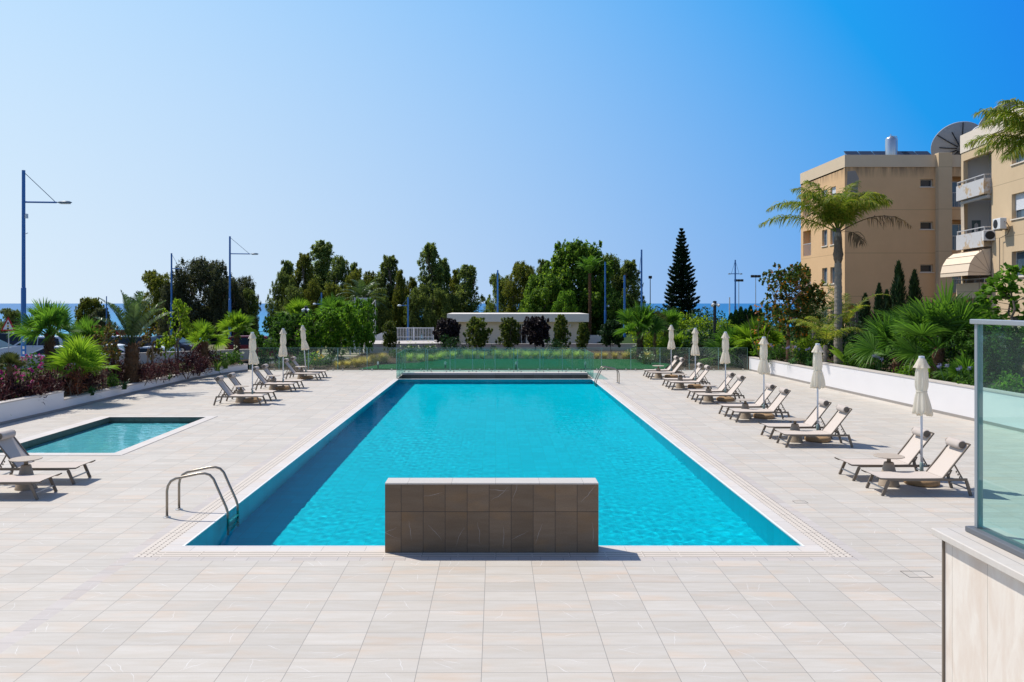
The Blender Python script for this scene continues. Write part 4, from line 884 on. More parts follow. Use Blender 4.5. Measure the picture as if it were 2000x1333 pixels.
# ================================================================= apartment buildings
def stucco(name, base, g0=3.9, gp=3.05, stain=True, world=True, top=13.0):
    t = NT(name); p = t.pos(); sp = t.n('ShaderNodeSeparateXYZ'); t.l(p, sp.inputs[0]); z = sp.outputs[2]
    n = t.noise(p, .5, 6, .65); f = t.noise(p, 45, 3, .6)
    c = t.mix(n, tuple(x * .86 for x in base), tuple(min(1, x * 1.12) for x in base)); c = t.mix(t.math('MULTIPLY', f, .16), c, tuple(x * .6 for x in base))
    if stain:  # run-off dirt under the parapet
        r = t.noise(t.mapv(p, sc=(3.5, 3.5, .35)), 1.0, 5, .6); q = t.math('SUBTRACT', 1.0, t.math('MULTIPLY', t.math('SUBTRACT', top, z), 1.25)); q = t.math('MAXIMUM', q, 0.0)
        m_ = t.math('MULTIPLY', t.math('MULTIPLY', q, t.ramp(r, [(.35, 0.0), (.62, 1.0)])), t.math('LESS_THAN', z, top)); c = t.mix(t.math('MULTIPLY', m_, .75), c, (0.09, 0.075, 0.06))
    gr = t.math('LESS_THAN', t.math('ABSOLUTE', t.math('SUBTRACT', t.math('FRACT', t.math('DIVIDE', t.math('SUBTRACT', z, g0 - gp / 2), gp)), .5)), .006)
    c = t.mix(t.math('MULTIPLY', gr, .6), c, tuple(x * .45 for x in base))
    return t.fin(t.bsdf(c, .9, .1, 0, t.bump(f, .2, .01)).outputs[0])
m_stA = stucco('tan_stucco', (0.76, 0.495, 0.27)); m_stB = stucco('ochre_stucco', (0.66, 0.50, 0.32), 4.1, 2.95, False)
m_par = mat('cream_parapet_paint', (0.74, 0.65, 0.54), .85, .06, .8, .1); m_parA = mat('tan_parapet_paint', (0.68, 0.54, 0.38), .85, .06, .8, .1)
def peel():
    t = NT('peeling_paint'); p = t.pos(); n = t.noise(p, .9, 5, .62); c = t.mix(t.ramp(n, [(.44, 0), (.48, 1)]), (0.50, 0.37, 0.23), (0.58, 0.58, 0.58)); c = t.mix(t.math('MULTIPLY', t.noise(p, 9, 4), .35), c, (0.36, 0.33, 0.30)); return t.fin(t.bsdf(c, .9, .1).outputs[0])
m_peel = peel(); m_inwall = mat('pale_inner_wall', (0.55, 0.55, 0.56), .9, .05, 1); m_frame = mat('white_window_frame', (0.62, 0.62, 0.60), .5, .04); m_shutter = mat('white_shutter', (0.70, 0.72, 0.75), .6, .03)
def panemat(name, col):
    return mat(name, col, 0.08, .2, 1.5, .6)
m_pane = panemat('window_pane', (0.03, 0.04, 0.05)); m_paneblue = panemat('bluish_window_pane', (0.06, 0.10, 0.14)); m_rail = mat('grey_rail', (0.50, 0.50, 0.50), .5, .04); m_awn = mat('cream_awning_cloth', (0.78, 0.64, 0.48), .85, .05, 3); m_awnseam = mat('awning_seam', (0.35, 0.25, 0.17), .9)
m_white = mat('white_metal', (0.72, 0.72, 0.71), .45, .03); m_dish = mat('dish_grey', (0.33, 0.35, 0.38), .6, .05, 2); m_black = mat('black_metal', (0.02, 0.02, 0.022), .45, .1); m_darkglass = mat('solar_glass', (0.015, 0.022, 0.04), .12, .1, 3, .6); m_silver = mat('silver_tank', (0.50, 0.53, 0.56), .3, .06, 3, .5, .8)
def window(par, conv, u0, u1, z0, z1, dep=.12, mull=1, shutter=0.0, pane=None, sill=True, fw=.05):
    """window set back in its opening: frame > pane, sill, shutter"""
    m = MB()
    def bx(a, b, c, e, w0, w1, mm):
        v = [conv(*q) for q in ((a, c, w1), (b, c, w1), (b, e, w1), (a, e, w1), (a, c, w0), (b, c, w0), (b, e, w0), (a, e, w0))]
        mm.add(v, [(0, 1, 2, 3), (7, 6, 5, 4), (0, 4, 5, 1), (1, 5, 6, 2), (2, 6, 7, 3), (3, 7, 4, 0)])
    bx(u0, u1, z0, z0 + fw, -dep - .04, -dep, m); bx(u0, u1, z1 - fw, z1, -dep - .04, -dep, m); bx(u0, u0 + fw, z0 + fw, z1 - fw, -dep - .04, -dep, m); bx(u1 - fw, u1, z0 + fw, z1 - fw, -dep - .04, -dep, m)
    for k in range(mull): c = u0 + (u1 - u0) * (k + 1) / (mull + 1); bx(c - fw / 2, c + fw / 2, z0 + fw, z1 - fw, -dep - .035, -dep + .003, m)
    f = obj('window', m, m_frame, par); m = MB(); bx(u0 + fw, u1 - fw, z0 + fw, z1 - fw, -dep - .03, -dep - .02, m); obj('pane', m, pane or m_pane, f)
    if sill: m = MB(); bx(u0 - .06, u1 + .06, z0 - .07, z0 - .002, -dep, .06, m); obj('sill', m, m_par, f)
    if shutter:
        m = MB(); n = int((z1 - z0) * shutter / .08); [bx(u0 + .01, u1 - .01, z1 - (k + 1) * .08 + .006, z1 - k * .08, -dep + .012, -dep + .03, m) for k in range(n)]; obj('shutter', m, m_shutter, f)
AX, AY = 24.6, 57.0
A = thing('apartment_building', 'tan apartment block seen end-on with tank and solar panels on its roof', 'building', (AX, AY, 0))
fr_ = lambda u, v, w: (u, -w, v); lf_ = lambda u, v, w: (-w, u, v)
fw_ = [(5.33, 6.23, z, z + .54) for z in (11.62, 8.62, 5.6)]; log = [(7.42, 9.6, z, z + 2.15) for z in (10.2, 7.15, 4.1)]; gnd = [(0.25, 1.75, .4, 3.35)]
m = MB(); m.sheet_holes(0, 16, 0, 13.0, 0, fw_ + log + gnd, fr_, 1.0); m.add([(0, 1.0, 0), (16, 1.0, 0), (16, 1, 13), (0, 1, 13)], [(0, 1, 2, 3)]); m.add([(16, 0, 0), (16, 8.2, 0), (16, 8.2, 13), (16, 0, 13)], [(0, 1, 2, 3)])
lw_ = [(y, y + .95, z, z + 1.2) for y in (1.5, 3.0) for z in (10.7, 7.7, 4.85, 1.7)]; lb_ = [(6.1, 7.7, z, z + 2.0) for z in (10.2, 7.15, 4.1)]
m.sheet_holes(0, 8.2, 0, 13.0, 0, lw_ + lb_, lf_, .5); m.add([(.5, 1.01, 0), (.5, 8.2, 0), (.5, 8.2, 13), (.5, 1.01, 13)], [(0, 1, 2, 3)]); m.add([(0, 8.2, 0), (16, 8.2, 0), (16, 8.2, 13), (0, 8.2, 13)], [(0, 1, 2, 3)])
obj('wall', m, m_stA, A)
m = MB(); m.box(-.025, 6.39, -.07, .2, 13.0, 13.86); m.box(7.33, 16, -.07, .2, 13.0, 13.86); m.box(-.025, .2, .2, 8.27, 13.0, 13.862); pr = obj('parapet', m, m_parA, A)
m = MB(); m.box(0, 16, .2, 8.2, 12.9, 13.1); obj('roof', m, m_skirt, A)
m = MB(); m.box(6.39, 7.33, -.42, .1, 0, 13.95, .01); obj('pilaster', m, m_stB, A)
m = MB(); m.add([(.12, -.004, 11.0), (.9, -.004, 11.2), (1.0, -.004, 12.2), (.75, -.004, 12.75), (.2, -.004, 12.7)], [(0, 1, 2, 3, 4)]); obj('repaired_patch', m, m_skirt, A)
for (a, b, c, e) in fw_: window(A, fr_, a, b, c, e, .2, 0, 0, m_pane)
for (a, b, c, e) in lw_: window(A, lf_, a, b, c, e, .15, 1, .45 if c > 10 else 0, m_paneblue)
window(A, lambda u, v, w: (u, .86 - w, v), .75, 1.5, .9, 3.0, .0, 1, 0, m_paneblue, False)
for (a, b, c, e) in log:
    window(A, lambda u, v, w: (u, .8 - w, v), a + .15, b - .2, c + .05, e - .25, .0, 1, 0, m_paneblue, False)
    m = MB(); m.bar((a, -.02, c + 1.0), (b, -.02, c + 1.0), .05, .05); [m.bar((a + .05 + k * .12, -.02, c), (a + .05 + k * .12, -.02, c + 1.0), .02, .02) for k in range(18)]; obj('balcony_rail', m, m_rail, A)
for (a, b, c, e) in lb_:
    m = MB(); m.bar((.02, a, c + .95), (.02, b, c + .95), .04, .04); [m.bar((.02, a + .05 + k * .12, c), (.02, a + .05 + k * .12, c + .95), .02, .02) for k in range(13)]; obj('balcony_rail', m, m_rail, A)
# roof gear
tk = thing('water_tank', 'upright silver water tank on the roof of the tan block', 'water tank', (X(1740, 59), 59, 13.6))
m = MB(); m.lathe([(.36, 0.0), (.38, .05), (.38, 1.75), (.34, 1.86), (.12, 1.95), (.1, 2.0)], 24); obj('tank_body', m, m_silver, tk, True); m = MB(); m.tube([(.1, 0, 2.0), (.42, 0, 1.98), (.46, 0, 1.8), (.46, 0, .3)], .025, 6); m.tube([(0, 0, 1.9), (0, 0, 2.15)], .03, 6); obj('pipe', m, m_rail, tk)
for k in range(6):
    px = 1658 + 28 * k; lab = ['first', 'second', 'third', 'fourth', 'fifth', 'sixth'][k]
    if 1722 < px < 1755: px = 1757
    s_ = thing('solar_panel', f'dark tilted solar panel on the tan roof, {lab} counted from the sunny corner', 'solar panel', (X(px, 61), 61, 13.85), 0, 'solar panels on the tan roof')
    m = MB(); v = [(0, 0, .62), (1.0, 0, .62), (1.0, .9, 1.2), (0, .9, 1.2)]; m.add(v + [(a, b, c - .06) for a, b, c in v], [(0, 1, 2, 3), (7, 6, 5, 4), (0, 4, 5, 1), (1, 5, 6, 2), (2, 6, 7, 3), (3, 7, 4, 0)]); obj('panel', m, m_darkglass, s_)
    m = MB(); [m.bar((x, .85, -1.0), (x, .85, 1.15), .04, .04) for x in (.08, .92)]; [m.bar((x, .03, -1.0), (x, .03, .57), .04, .04) for x in (.08, .92)]; m.bar((0.0, .03, .60), (1.0, .03, .60), .05, .05); obj('stand', m, m_rail, s_)
def dish(label, px, py, Y, r, az, tilt, depth=.26, mesh_=m_dish, ribs=True):
    c = (X(px, Y), Y, Z(py, Y)); t = thing('satellite_dish', label, 'satellite dish', c, R(az))
    q = Matrix.Rotation(R(tilt), 4, 'X'); n = 40; rings = 8
    m = MB(); pr_ = [(r * k / rings, depth * r * 2 * ((k / rings) ** 2 - 1) * .5) for k in range(rings + 1)]
    def put_(mb): 
        for i in range(len(mb.V)): mb.V[i] = np.array([tuple(q @ Vector(p)) for p in mb.V[i]])
    m.lathe([(max(a, .01), b) for a, b in pr_], n, (0, 0), False); m.lathe([(max(a, .01), b - .05) for a, b in pr_][::-1], n, (0, 0), False); m.lathe([(r, -.05), (r + .03, -.03), (r + .03, .02), (r, .0)], n, (0, 0), False); put_(m); obj('reflector', m, mesh_, t, True)
    m = MB()
    if ribs:
        for k in range(12):
            a = 2 * PI * k / 12; m.tube([(math.cos(a) * b, math.sin(a) * b, z - .11) for b, z in pr_[1:(9 if k % 2 else 7)]], .035, 5)
        for k in range(3): a = 2 * PI * k / 3; m.tube([(math.cos(a) * r * .5, math.sin(a) * r * .5, -.55 * r * .5), (0, 0, -.85 * r)], .05, 6)
    put_(m) if m.V else None
    if m.V: obj('rib', m, m_black, t)
    m = MB(); e = q @ Vector((0, 0, -.8 * r)); m.tube([tuple(q @ Vector((0, 0, -.3 * r))), tuple(e)], .08, 8); zb = 13.1 - c[2]; m.tube([tuple(e), (e.x, e.y, zb)], .09, 8); obj('mount', m, m_black, t)
    m = MB(); f_ = q @ Vector((0, 0, r * .75)); m.tube([tuple(q @ Vector((0, 0, -.1))), tuple(f_)], .035, 6); m.lathe([(.07, 0), (.09, .1), (.07, .2)], 10); 
    m.V[-1] = m.V[-1] + np.array(tuple(f_)) ; obj('feed_horn', m, m_rail, t)
    return t
dish('big grey satellite dish with black ribs standing on the roofs', 1872, 284, 58, 1.76, -14, -56)
dish('second big grey satellite dish half hidden by the taller parapet', 1956, 243, 53, 1.60, 10, -50, .2, m_dish, False)
dish('small pale satellite dish with shiny feed beside the big ribbed one', 1912, 262, 53, .52, 0, -60, .2, m_white, False)
# building B
BX, BY = 28.2, 46.0
B = thing('apartment_building', 'ochre apartment wing with stacked balconies, awning and cream parapets', 'building', (BX, BY, 0), -math.atan(.12))
ww = [(-4.3, -2.23, z, z + 1.34) for z in (10.9, 7.95, 4.85)] + [(-9.5, -7.6, z, z + 1.34) for z in (10.9, 7.95, 4.85)]
m = MB(); m.sheet_holes(-14, 0, 0, 13.0, 0, ww, lf_, .3); m.add([(.3, -13.9, 0), (.3, -.3, 0), (.3, -.3, 13), (.3, -13.9, 13)], [(0, 1, 2, 3)])
m.add([(0, -14, 0), (8, -14, 0), (8, -14, 13), (0, -14, 13)], [(0, 1, 2, 3)]); m.add([(0, 0, 0), (1.6, 0, 0), (1.6, 0, 13), (0, 0, 13)], [(0, 1, 2, 3)]); m.add([(8, -14, 0), (8, 3.8, 0), (8, 3.8, 13), (8, -14, 13)], [(0, 1, 2, 3)]); m.add([(0, 3.82, 0), (8, 3.82, 0), (8, 3.82, 13), (0, 3.82, 13)], [(0, 1, 2, 3)])
m.box(0.0, .25, 3.52, 3.82, 0, 12.1); m.box(0.0, .25, .002, 3.82, 12.1, 12.62)
obj('wall', m, m_stB, B)
m = MB(); m.add([(1.6, 0, 0), (1.6, 3.8, 0), (1.6, 3.8, 13), (1.6, 0, 13)], [(0, 1, 2, 3)]); m.add([(.25, 3.8, 0), (1.6, 3.8, 0), (1.6, 3.8, 12.5), (.25, 3.8, 12.5)], [(0, 1, 2, 3)]); obj('balcony_back_wall', m, m_inwall, B)
m = MB(); m.box(-.05, .22, -14, -.0, 13.0, 13.97); m.box(-.05, 8, -14.05, -13.8, 13.0, 13.97); m.box(-.04, .24, .0005, 3.87, 12.62, 13.72); m.box(.24, 8, 3.6, 3.87, 12.62, 13.72); obj('parapet', m, m_par, B)
m = MB(); m.box(.22, 8, -13.8, 3.6, 12.8, 13.0); obj('roof', m, m_skirt, B)
for k, (a, b, c, e) in enumerate(ww): window(B, lf_, a, b, c, e, .22, 1, .68 if k % 3 == 1 else (.3 if k % 3 == 0 else 0), m_paneblue)
for k, zf in enumerate((9.65, 6.65, 3.7, .75)):
    m = MB(); m.box(-.4, -.28, .03, 3.56, zf, zf + .9); m.box(-.28, 0, .03, .15, zf, zf + .9); m.box(-.28, 0, 3.44, 3.56, zf, zf + .9); m.box(-.28, 1.58, .152, 3.438, zf + .02, zf + .18); bal = obj('balcony', m, m_peel if k < 2 else m_stB, B)
    m = MB(); m.bar((-.34, .06, zf + 1.12), (-.34, 3.53, zf + 1.12), .05, .05); m.bar((-.31, .09, zf + 1.12), (-.0, .09, zf + 1.12), .05, .05); m.bar((-.31, 3.5, zf + 1.12), (0, 3.5, zf + 1.12), .05, .05); [m.bar((-.34, y, zf + .9), (-.34, y, zf + 1.1), .04, .04) for y in (.09, 1.2, 2.35, 3.5)]; obj('balcony_rail', m, m_rail, bal)
    window(B, lambda u, v, w: (1.6 - w, u, v), .5, 2.6, zf + .2, zf + 2.3, -.06, 1, 0, m_paneblue, False)
m = MB(); v = [(.6, 3.79, 7.55), (1.12, 3.79, 7.55), (1.12, 3.79, 8.5), (.6, 3.79, 8.5)]; m.add(v, [(0, 1, 2, 3)]); pc = obj('tile_picture', m, mat('dark_tile_picture', (0.10, 0.14, 0.15), .4, .8, 14), B)
m = MB(); m.add([(.75, 3.785, 7.72), (.97, 3.785, 7.72), (.97, 3.785, 8.25), (.86, 3.785, 8.35), (.75, 3.785, 8.25)], [(0, 1, 2, 3, 4)]); obj('picture_centre', m, m_inwall, pc)
m = MB(); m.tube([(-.12, .08, 9.52), (-.12, 3.5, 9.52)], .1, 10); rl = obj('rolled_awning', m, m_rail, B)
m = MB(); P = np.array([[[(-.15 + .03 * math.sin(k * 2.1), 3.42 + .0 * k, 9.5), (-.15 + .03 * math.sin(k * 2.1), 3.42, 9.5)] for k in range(2)]]);
for k in range(7):
    y0 = 3.0 + .07 * k; m.add([(-.2 + .05 * (k % 2), y0, 9.45), (-.2 + .05 * ((k + 1) % 2), y0 + .07, 9.45), (-.16 + .05 * ((k + 1) % 2), y0 + .07, 7.2), (-.16 + .05 * (k % 2), y0, 7.2)], [(0, 1, 2, 3)])
obj('curtain', m, m_awn, B)
m = MB(); an = [R(a) for a in (90, 68, 46, 24, 4)]; cz, ax_, az_ = 5.12, 1.22, 1.42; prof = [(-.02 - ax_ * math.cos(a), cz + az_ * math.sin(a)) for a in an]; prof.append((prof[-1][0], prof[-1][1] - .22))
ys_ = np.linspace(.05, 3.75, 2)
for i in range(len(prof) - 1): m.add([(prof[i][0], .05, prof[i][1]), (prof[i][0], 3.75, prof[i][1]), (prof[i + 1][0], 3.75, prof[i + 1][1]), (prof[i + 1][0], .05, prof[i + 1][1])], [(0, 1, 2, 3)])
for y in (.05, 3.75):
    m.add([(-.02, y, cz - .1)] + [(a, y, b) for a, b in prof], [tuple(range(len(prof) + 1))])
aw = obj('awning', m, m_awn, B)
m = MB()
for (a, b) in prof[1:-1]:
    m.bar((a - .01, .04, b + .01), (a - .01, 3.76, b + .01), .02, .02); m.bar((-.02, .045, cz), (a, .045, b), .02, .012)
obj('awning_seam', m, m_awnseam, aw)
def acunit(par_label, loc, rz):
    t = thing('air_conditioner', par_label, 'air conditioner', loc, rz); m = MB(); m.box(-.32, 0, -.42, .42, 0, .6, .02); obj('casing', m, m_white, t)
    m = MB(); m.lathe([(.24, 0), (.24, .012), (.05, .014)], 20); V_ = m.V[0].copy(); m.V[0] = np.stack([-.322 - V_[:, 2], V_[:, 0] + .1, V_[:, 1] + .3], -1); obj('fan_grille', m, m_black, t)
    m = MB(); [m.bar((.12, y, -.03), (-.3, y, -.03), .04, .04) for y in (-.3, .3)]; obj('bracket', m, m_black, t)
    m = MB(); m.tube([(-.1, -.43, .4), (-.1, -.6, .35), (0.09, -.62, -.0), (0.1, -.3, -.3), (0.1, .55, -.45), (.11, .55, -3.4)], .022, 5); obj('pipe', m, m_taupe, t)
u_ = Vector((.119, .993)); acunit('white air conditioner fixed to the ochre wall below the shuttered window', (BX - .12 - .12 * 1.0 - 1.9 * .119, BY - 1.75, 7.45), -math.atan(.12)); acunit('white air conditioner on the end of the middle balcony', (BX - .08, BY - .06, 6.95), R(70))

# ================================================================= low pavilion, terrace and fences beyond the lawn
PY = 70.0; gz = -1.0
pv = thing('pavilion', 'low flat-roofed cream pavilion with thick white fascia behind the garden wall', 'building', (0, PY, 0))
x0, x1 = X(873, PY), X(1150, PY); w0, w1 = X(895, PY), X(1136, PY)
dh = (X(1010, PY), X(1029, PY), gz, 1.6); wh = (X(1083, PY), X(1097, PY), 0.2, 1.5)
m = MB(); m.sheet_holes(w0, w1, gz, 1.8, 0, [dh, wh], lambda u, v, w: (u, .8 - w, v), .2)
for xx in (w0, w1): m.add([(xx, .8, gz), (xx, 7, gz), (xx, 7, 1.8), (xx, .8, 1.8)], [(0, 1, 2, 3)])
m.add([(w0, 7, gz), (w1, 7, gz), (w1, 7, 1.8), (w0, 7, 1.8)], [(0, 1, 2, 3)]); obj('wall', m, mat('cream_wall', (0.76, 0.66, 0.55), .9, .05, .8, .1), pv)
m = MB(); m.box(x0, x1, 0, 7.8, 1.79, 2.50, .02); obj('roof', m, mat('pale_fascia', (0.76, 0.71, 0.64), .85, .06, .6, .1), pv)
m = MB(); m.box(x0 + .25, x0 + .75, .3, .8, gz, 1.79); m.box(x1 - .5, x1 - .3, 3.0, 3.4, gz, 1.79); obj('post', m, mat('brown_post', (0.13, 0.075, 0.04), .7), pv)
window(pv, lambda u, v, w: (u, .8 - w, v), dh[0], dh[1], gz, 1.6, .1, 1, 0, m_pane, False); window(pv, lambda u, v, w: (u, .8 - w, v), wh[0], wh[1], .2, 1.5, .1, 0, 0, m_pane)
m = MB(); m.lathe([(.1, 0), (.13, .1), (.06, .2)], 10, (X(1115, PY), .68)); m.V[-1][:, 2] += 1.35; obj('wall_lamp', m, m_white, pv)
wall_run('garden_wall', 'long low beige wall with cap between lawn planting and pavilion', [(X(868, 58), 58.0), (X(1330, 58), 58.0)], .25, .55, skirt=False, mw=m_garden_wall, z0=-.05)
wall_run('terrace_wall', 'low grey-beige terrace wall with cap below the white railing', [(X(716, 56), 55.0), (X(868, 56), 56.0)], 5.0, .66, skirt=False, mw=m_garden_wall, z0=-.02)
def railing(name, label, a, b, z0, z1, n, gm=m_white, bottom=True, bw=.035):
    a = Vector(a); b = Vector(b); t = thing(name, label, 'railing', (a.x, a.y, 0)); q = b - a
    m = MB(); m.bar((0, 0, z1), (q.x, q.y, z1), .07, .06); m.bar((0, 0, z0 + .08), (q.x, q.y, z0 + .08), .06, .05); 
    if bottom: m.bar((0, 0, z0 + .36), (q.x, q.y, z0 + .36), .05, .04)
    obj('rail', m, gm, t); m = MB()
    for k in range(n): p = q * (k / (n - 1)); m.bar((p.x, p.y, z0 + .08), (p.x, p.y, z1), bw, bw)
    obj('baluster_slat', m, gm, t); m = MB()
    for k in (0, .5, 1): p = q * k; m.bar((p.x, p.y, z0 - .15), (p.x, p.y, z1 + .06), .09, .09)
    obj('post_frame', m, gm, t); return t
railing('railing', 'white balustrade with vertical bars on the terrace near the pavilion', (X(770, 60), 60), (X(846, 60), 60), Z(668, 60), Z(641, 60), 26)
railing('picket_fence', 'short white picket fence behind the garden trees', (X(684, 60), 60), (X(722, 60), 60), Z(690, 60), Z(659, 60), 12, bw=.08)
railing('promenade_railing', 'dark railing along the sea promenade between the trees', (X(470, 118), 118), (X(585, 118), 118), Z(658, 118), Z(648, 118), 30, m_black, False)
m = MB(); Y_ = 61; m.add([(X(722, Y_), Y_, Z(692, Y_)), (X(770, Y_), Y_, Z(692, Y_)), (X(770, Y_), Y_, Z(640, Y_)), (X(722, Y_), Y_, Z(660, Y_)), (X(722, Y_), Y_ + .3, Z(692, Y_)), (X(770, Y_), Y_ + .3, Z(692, Y_)), (X(770, Y_), Y_ + .3, Z(640, Y_)), (X(722, Y_), Y_ + .3, Z(660, Y_))], [(0, 1, 2, 3), (7, 6, 5, 4), (3, 2, 6, 7), (0, 4, 5, 1), (1, 5, 6, 2), (0, 3, 7, 4)])
tag(obj('ramp_wall', m, m_render), 'small white sloping ramp wall beside the white balustrade', 'wall')
wall_run('white_wall', 'white wall beyond the pavilion end, behind the round green tree', [(X(1150, 72), 72), (X(1262, 72), 72)], .3, 1.6, False, m_render, False, z0=-1.0)
bb = thing('billboard', 'back of a pale billboard on a steel lattice frame before the tall trees', 'billboard', (X(711, 72), 72, -.8))
hw = 18 * 72 / 1580 ; zt = Z(582, 72) + .8; zb = Z(616, 72) + .8
m = MB(); m.box(-hw, hw * .72, -.03, .03, zb, zt); obj('board', m, mat('board_back', (0.55, 0.58, 0.62), .5, .06), bb)
m = MB(); [m.bar((x, -.08, 0), (x, -.08, zt + .05), .08, .08) for x in (-hw, -.12, hw * .72)]; [m.bar((-hw, -.07, z), (hw * .72, -.07, z), .04, .05) for z in np.linspace(zb + .3, zt - .2, 4)]; m.bar((hw * 1.15, .5, 0), (hw * 1.15, .5, zt - .2), .07, .07)
zz = np.linspace(.2, zt - .2, 9); [m.bar((hw * .72, -.05, zz[k]), (hw * 1.15, .5, zz[k + 1]), .035, .035) for k in range(8)]; [m.bar((hw * .72, -.05, zz[k + 1]), (hw * 1.15, .5, zz[k]), .03, .03) for k in range(8)]; obj('lattice_frame', m, m_rail, bb)

# ================================================================= street lamps, garden lamps, sign
m_blue = mat('blue_pole_paint', (0.03, 0.16, 0.45), .4, .06, 2, .4); m_bluegrey = mat('lamp_housing', (0.10, 0.17, 0.24), .4, .06, 2, .4); m_lens = mat('lamp_lens', (0.62, 0.68, 0.72), .3, .03)
def lamp(label, px, Y, z0, ptop, parm, phead, r=.10, dome=False, brace=True, double=False, name='street_lamp'):
    t = thing(name, label, 'street lamp', (X(px, Y), Y, z0)); zt = Z(ptop, Y) - z0; m = MB(); m.tube([(0, 0, 0), (0, 0, zt * .45), (0, 0, zt * .45 + .02), (0, 0, zt)], [r * 1.15, r * 1.1, r * .85, r * .75], 12); obj('pole', m, m_blue, t, False)
    if parm is None: return t
    za = Z(parm, Y) - z0
    for sg in ((1, -1) if double else (1,)):
        L_ = (phead - px) * Y / FOC * sg; s_ = math.copysign(1, L_); hl = min(.75, abs(L_) * .42)
        m = MB(); m.tube([(0, 0, za), (L_ - s_ * hl, 0, za - .02)], r * .42, 8); obj('arm', m, m_blue, t)
        if brace: m = MB(); m.tube([(0, 0, zt - .08), (L_ - s_ * hl * 1.1, 0, za + .02)], r * .16, 5); obj('brace_wire', m, m_bluegrey, t)
        N = 16; m = MB(); pr_ = [(.0, .02), (.12, .5), (.35, .85), (.6, 1.0), (.85, .8), (1, .25), (1.0, .02)]
        v = []; f = []
        for (u, q) in pr_:
            for k in range(N):
                a = 2 * PI * k / N; cz = math.sin(a); hh = (.13 if dome else .095) * (1 if cz > 0 else .45); v.append((L_ - s_ * hl * (1 - u), math.cos(a) * .17 * q, za - .03 + cz * hh * q))
        for i in range(len(pr_) - 1):
            for k in range(N): k2 = (k + 1) % N; f.append((i * N + k, i * N + k2, (i + 1) * N + k2, (i + 1) * N + k))
        m.add(v, f); hd = obj('lamp_head', m, m_lens if dome else m_bluegrey, t, True)
        m = MB(); m.box(min(L_ - s_ * hl * .75, L_ - s_ * hl * .12), max(L_ - s_ * hl * .75, L_ - s_ * hl * .12), -.1, .1, za - .095, za - .06, .01); obj('lens', m, m_lens, hd)
    return t
l1 = lamp('tallest blue street lamp with long arm, closest to the camera', 46, 40, -.6, 333, 395, 140, .105)
m = MB(); m.box(.10, .2, -.06, .06, Z(425, 40) + .55, Z(418, 40) + .6, .01); m.bar((0, 0, Z(459, 40) + .6), (.22, 0, Z(456, 40) + .62), .03, .03); obj('bracket', m, m_lens, l1)
for z in (1.5, 1.75, 2.1): m = MB(); m.box(.02, .112, -.118, -.112, z, z + .14); obj('sticker', m, m_white, l1)
lamp('blue street lamp with arm rising above the fan palms by the car park', 449, 70, -.7, 462, 496, 505, .105)
lamp('farther blue street lamp standing before the yellowish tree', 335, 92, -1.2, 495, 525, 365, .12)
lamp('short blue lamp with dome head reaching over the terrace', 797, 74, -1, 581, 597, 776, .09, True)
lamp('short blue dome lamp in front of the dark casuarina', 628, 80, -1, 572, 594, 611, .09, True)
lamp('small blue pole in the park by the shore, above the date palm', 208, 88, -1.2, 579, None, None, .07)
lamp('plain blue pole rising behind the pavilion roof', 972, 79, -1, 528, None, None, .10)
lamp('blue lamp with low dome at the dark trees beyond the pavilion end', 1182, 76, -1, 512, 598, 1190, .09, True, False)
lamp('plain blue pole in front of the white wall past the pavilion', 1220, 67, -.9, 538, None, None, .11)
lamp('tall blue pole with short braced arm beside the dark trees', 1253, 80, -1, 488, 531, 1244, .11)
lamp('blue dome lamp peeping above the yellow-green shrubs', 1254, 73, -1, 560, 600, 1240, .07, True, False)
lamp('tall blue double-armed lamp with braces over the sea', 1436, 96, -1.4, 508, 535, 1450, .11, False, True, True)
def floodpole(label, px, Y, ptop, n, gm=m_black, r=.06):
    t = thing('floodlight_pole', label, 'light pole', (X(px, Y), Y, terr(Y))); zt = Z(ptop, Y) - terr(Y); m = MB(); m.tube([(0, 0, 0), (0, 0, zt)], [r, r * .7], 8); obj('pole', m, gm, t)
    for k in range(n): m = MB(); x = (k - (n - 1) / 2) * .42; m.box(x - .18, x + .18, -.12, .12, zt - .1, zt + .22, .03); obj('lamp_head', m, m_black, t)
floodpole('thin dark pole with a single curved head beside the conical pine', 1270, 92, 543, 1); floodpole('thin pole with three floodlights over the sea', 1443, 110, 549, 3, m_alu); floodpole('thin pole with floodlight cluster above the orange-leaved tree', 1476, 100, 541, 3, m_alu); floodpole('thin pale mast without lamps near the column hedge', 1425, 86, 581, 0, m_white, .09)
def gardenlamp(label, px, Y, ptop, z0):
    t = thing('garden_lamp', label, 'garden lamp', (X(px, Y), Y, z0)); zt = Z(ptop, Y) - z0; m = MB(); m.tube([(0, 0, 0), (0, 0, zt)], .085, 12); m.lathe([(.1, zt - .05), (.11, zt + .03), (.03, zt + .06)], 14); obj('post', m, m_black, t)
    for sg in (-1, 1): m = MB(); m.tube([(sg * .06, -.05, zt - .12), (sg * .20, -.16, zt - .22)], [.07, .09], 10); obj('spotlight', m, m_white, t)
gardenlamp('black garden lamp post with white spotlights behind the furled parasol by the green trees', 598, 47, 600, 0); gardenlamp('black garden lamp post with white spotlights by the dark round bushes', 1396, 45, 590, 0)
for k, (px, py) in enumerate(((735, 722), (870, 720), (1008, 720), (1143, 720))):
    x, y = gx(px, py + 2); t = thing('bollard_light', 'small white bollard light at the lawn edge, ' + ['outside the glass box', 'nearest the square-pool side inside the glass box', 'in the middle of the glass box view', 'by the distant pool ladder'][k], 'bollard light', (x, 41.6, .06), 0, 'bollard lights along the lawn')
    m = MB(); m.tube([(0, 0, 0), (0, 0, .2)], .035, 10); obj('post', m, m_black, t); m = MB(); m.tube([(0, 0, .2), (0, 0, .34)], .05, 12); obj('lamp_head', m, m_white, t)
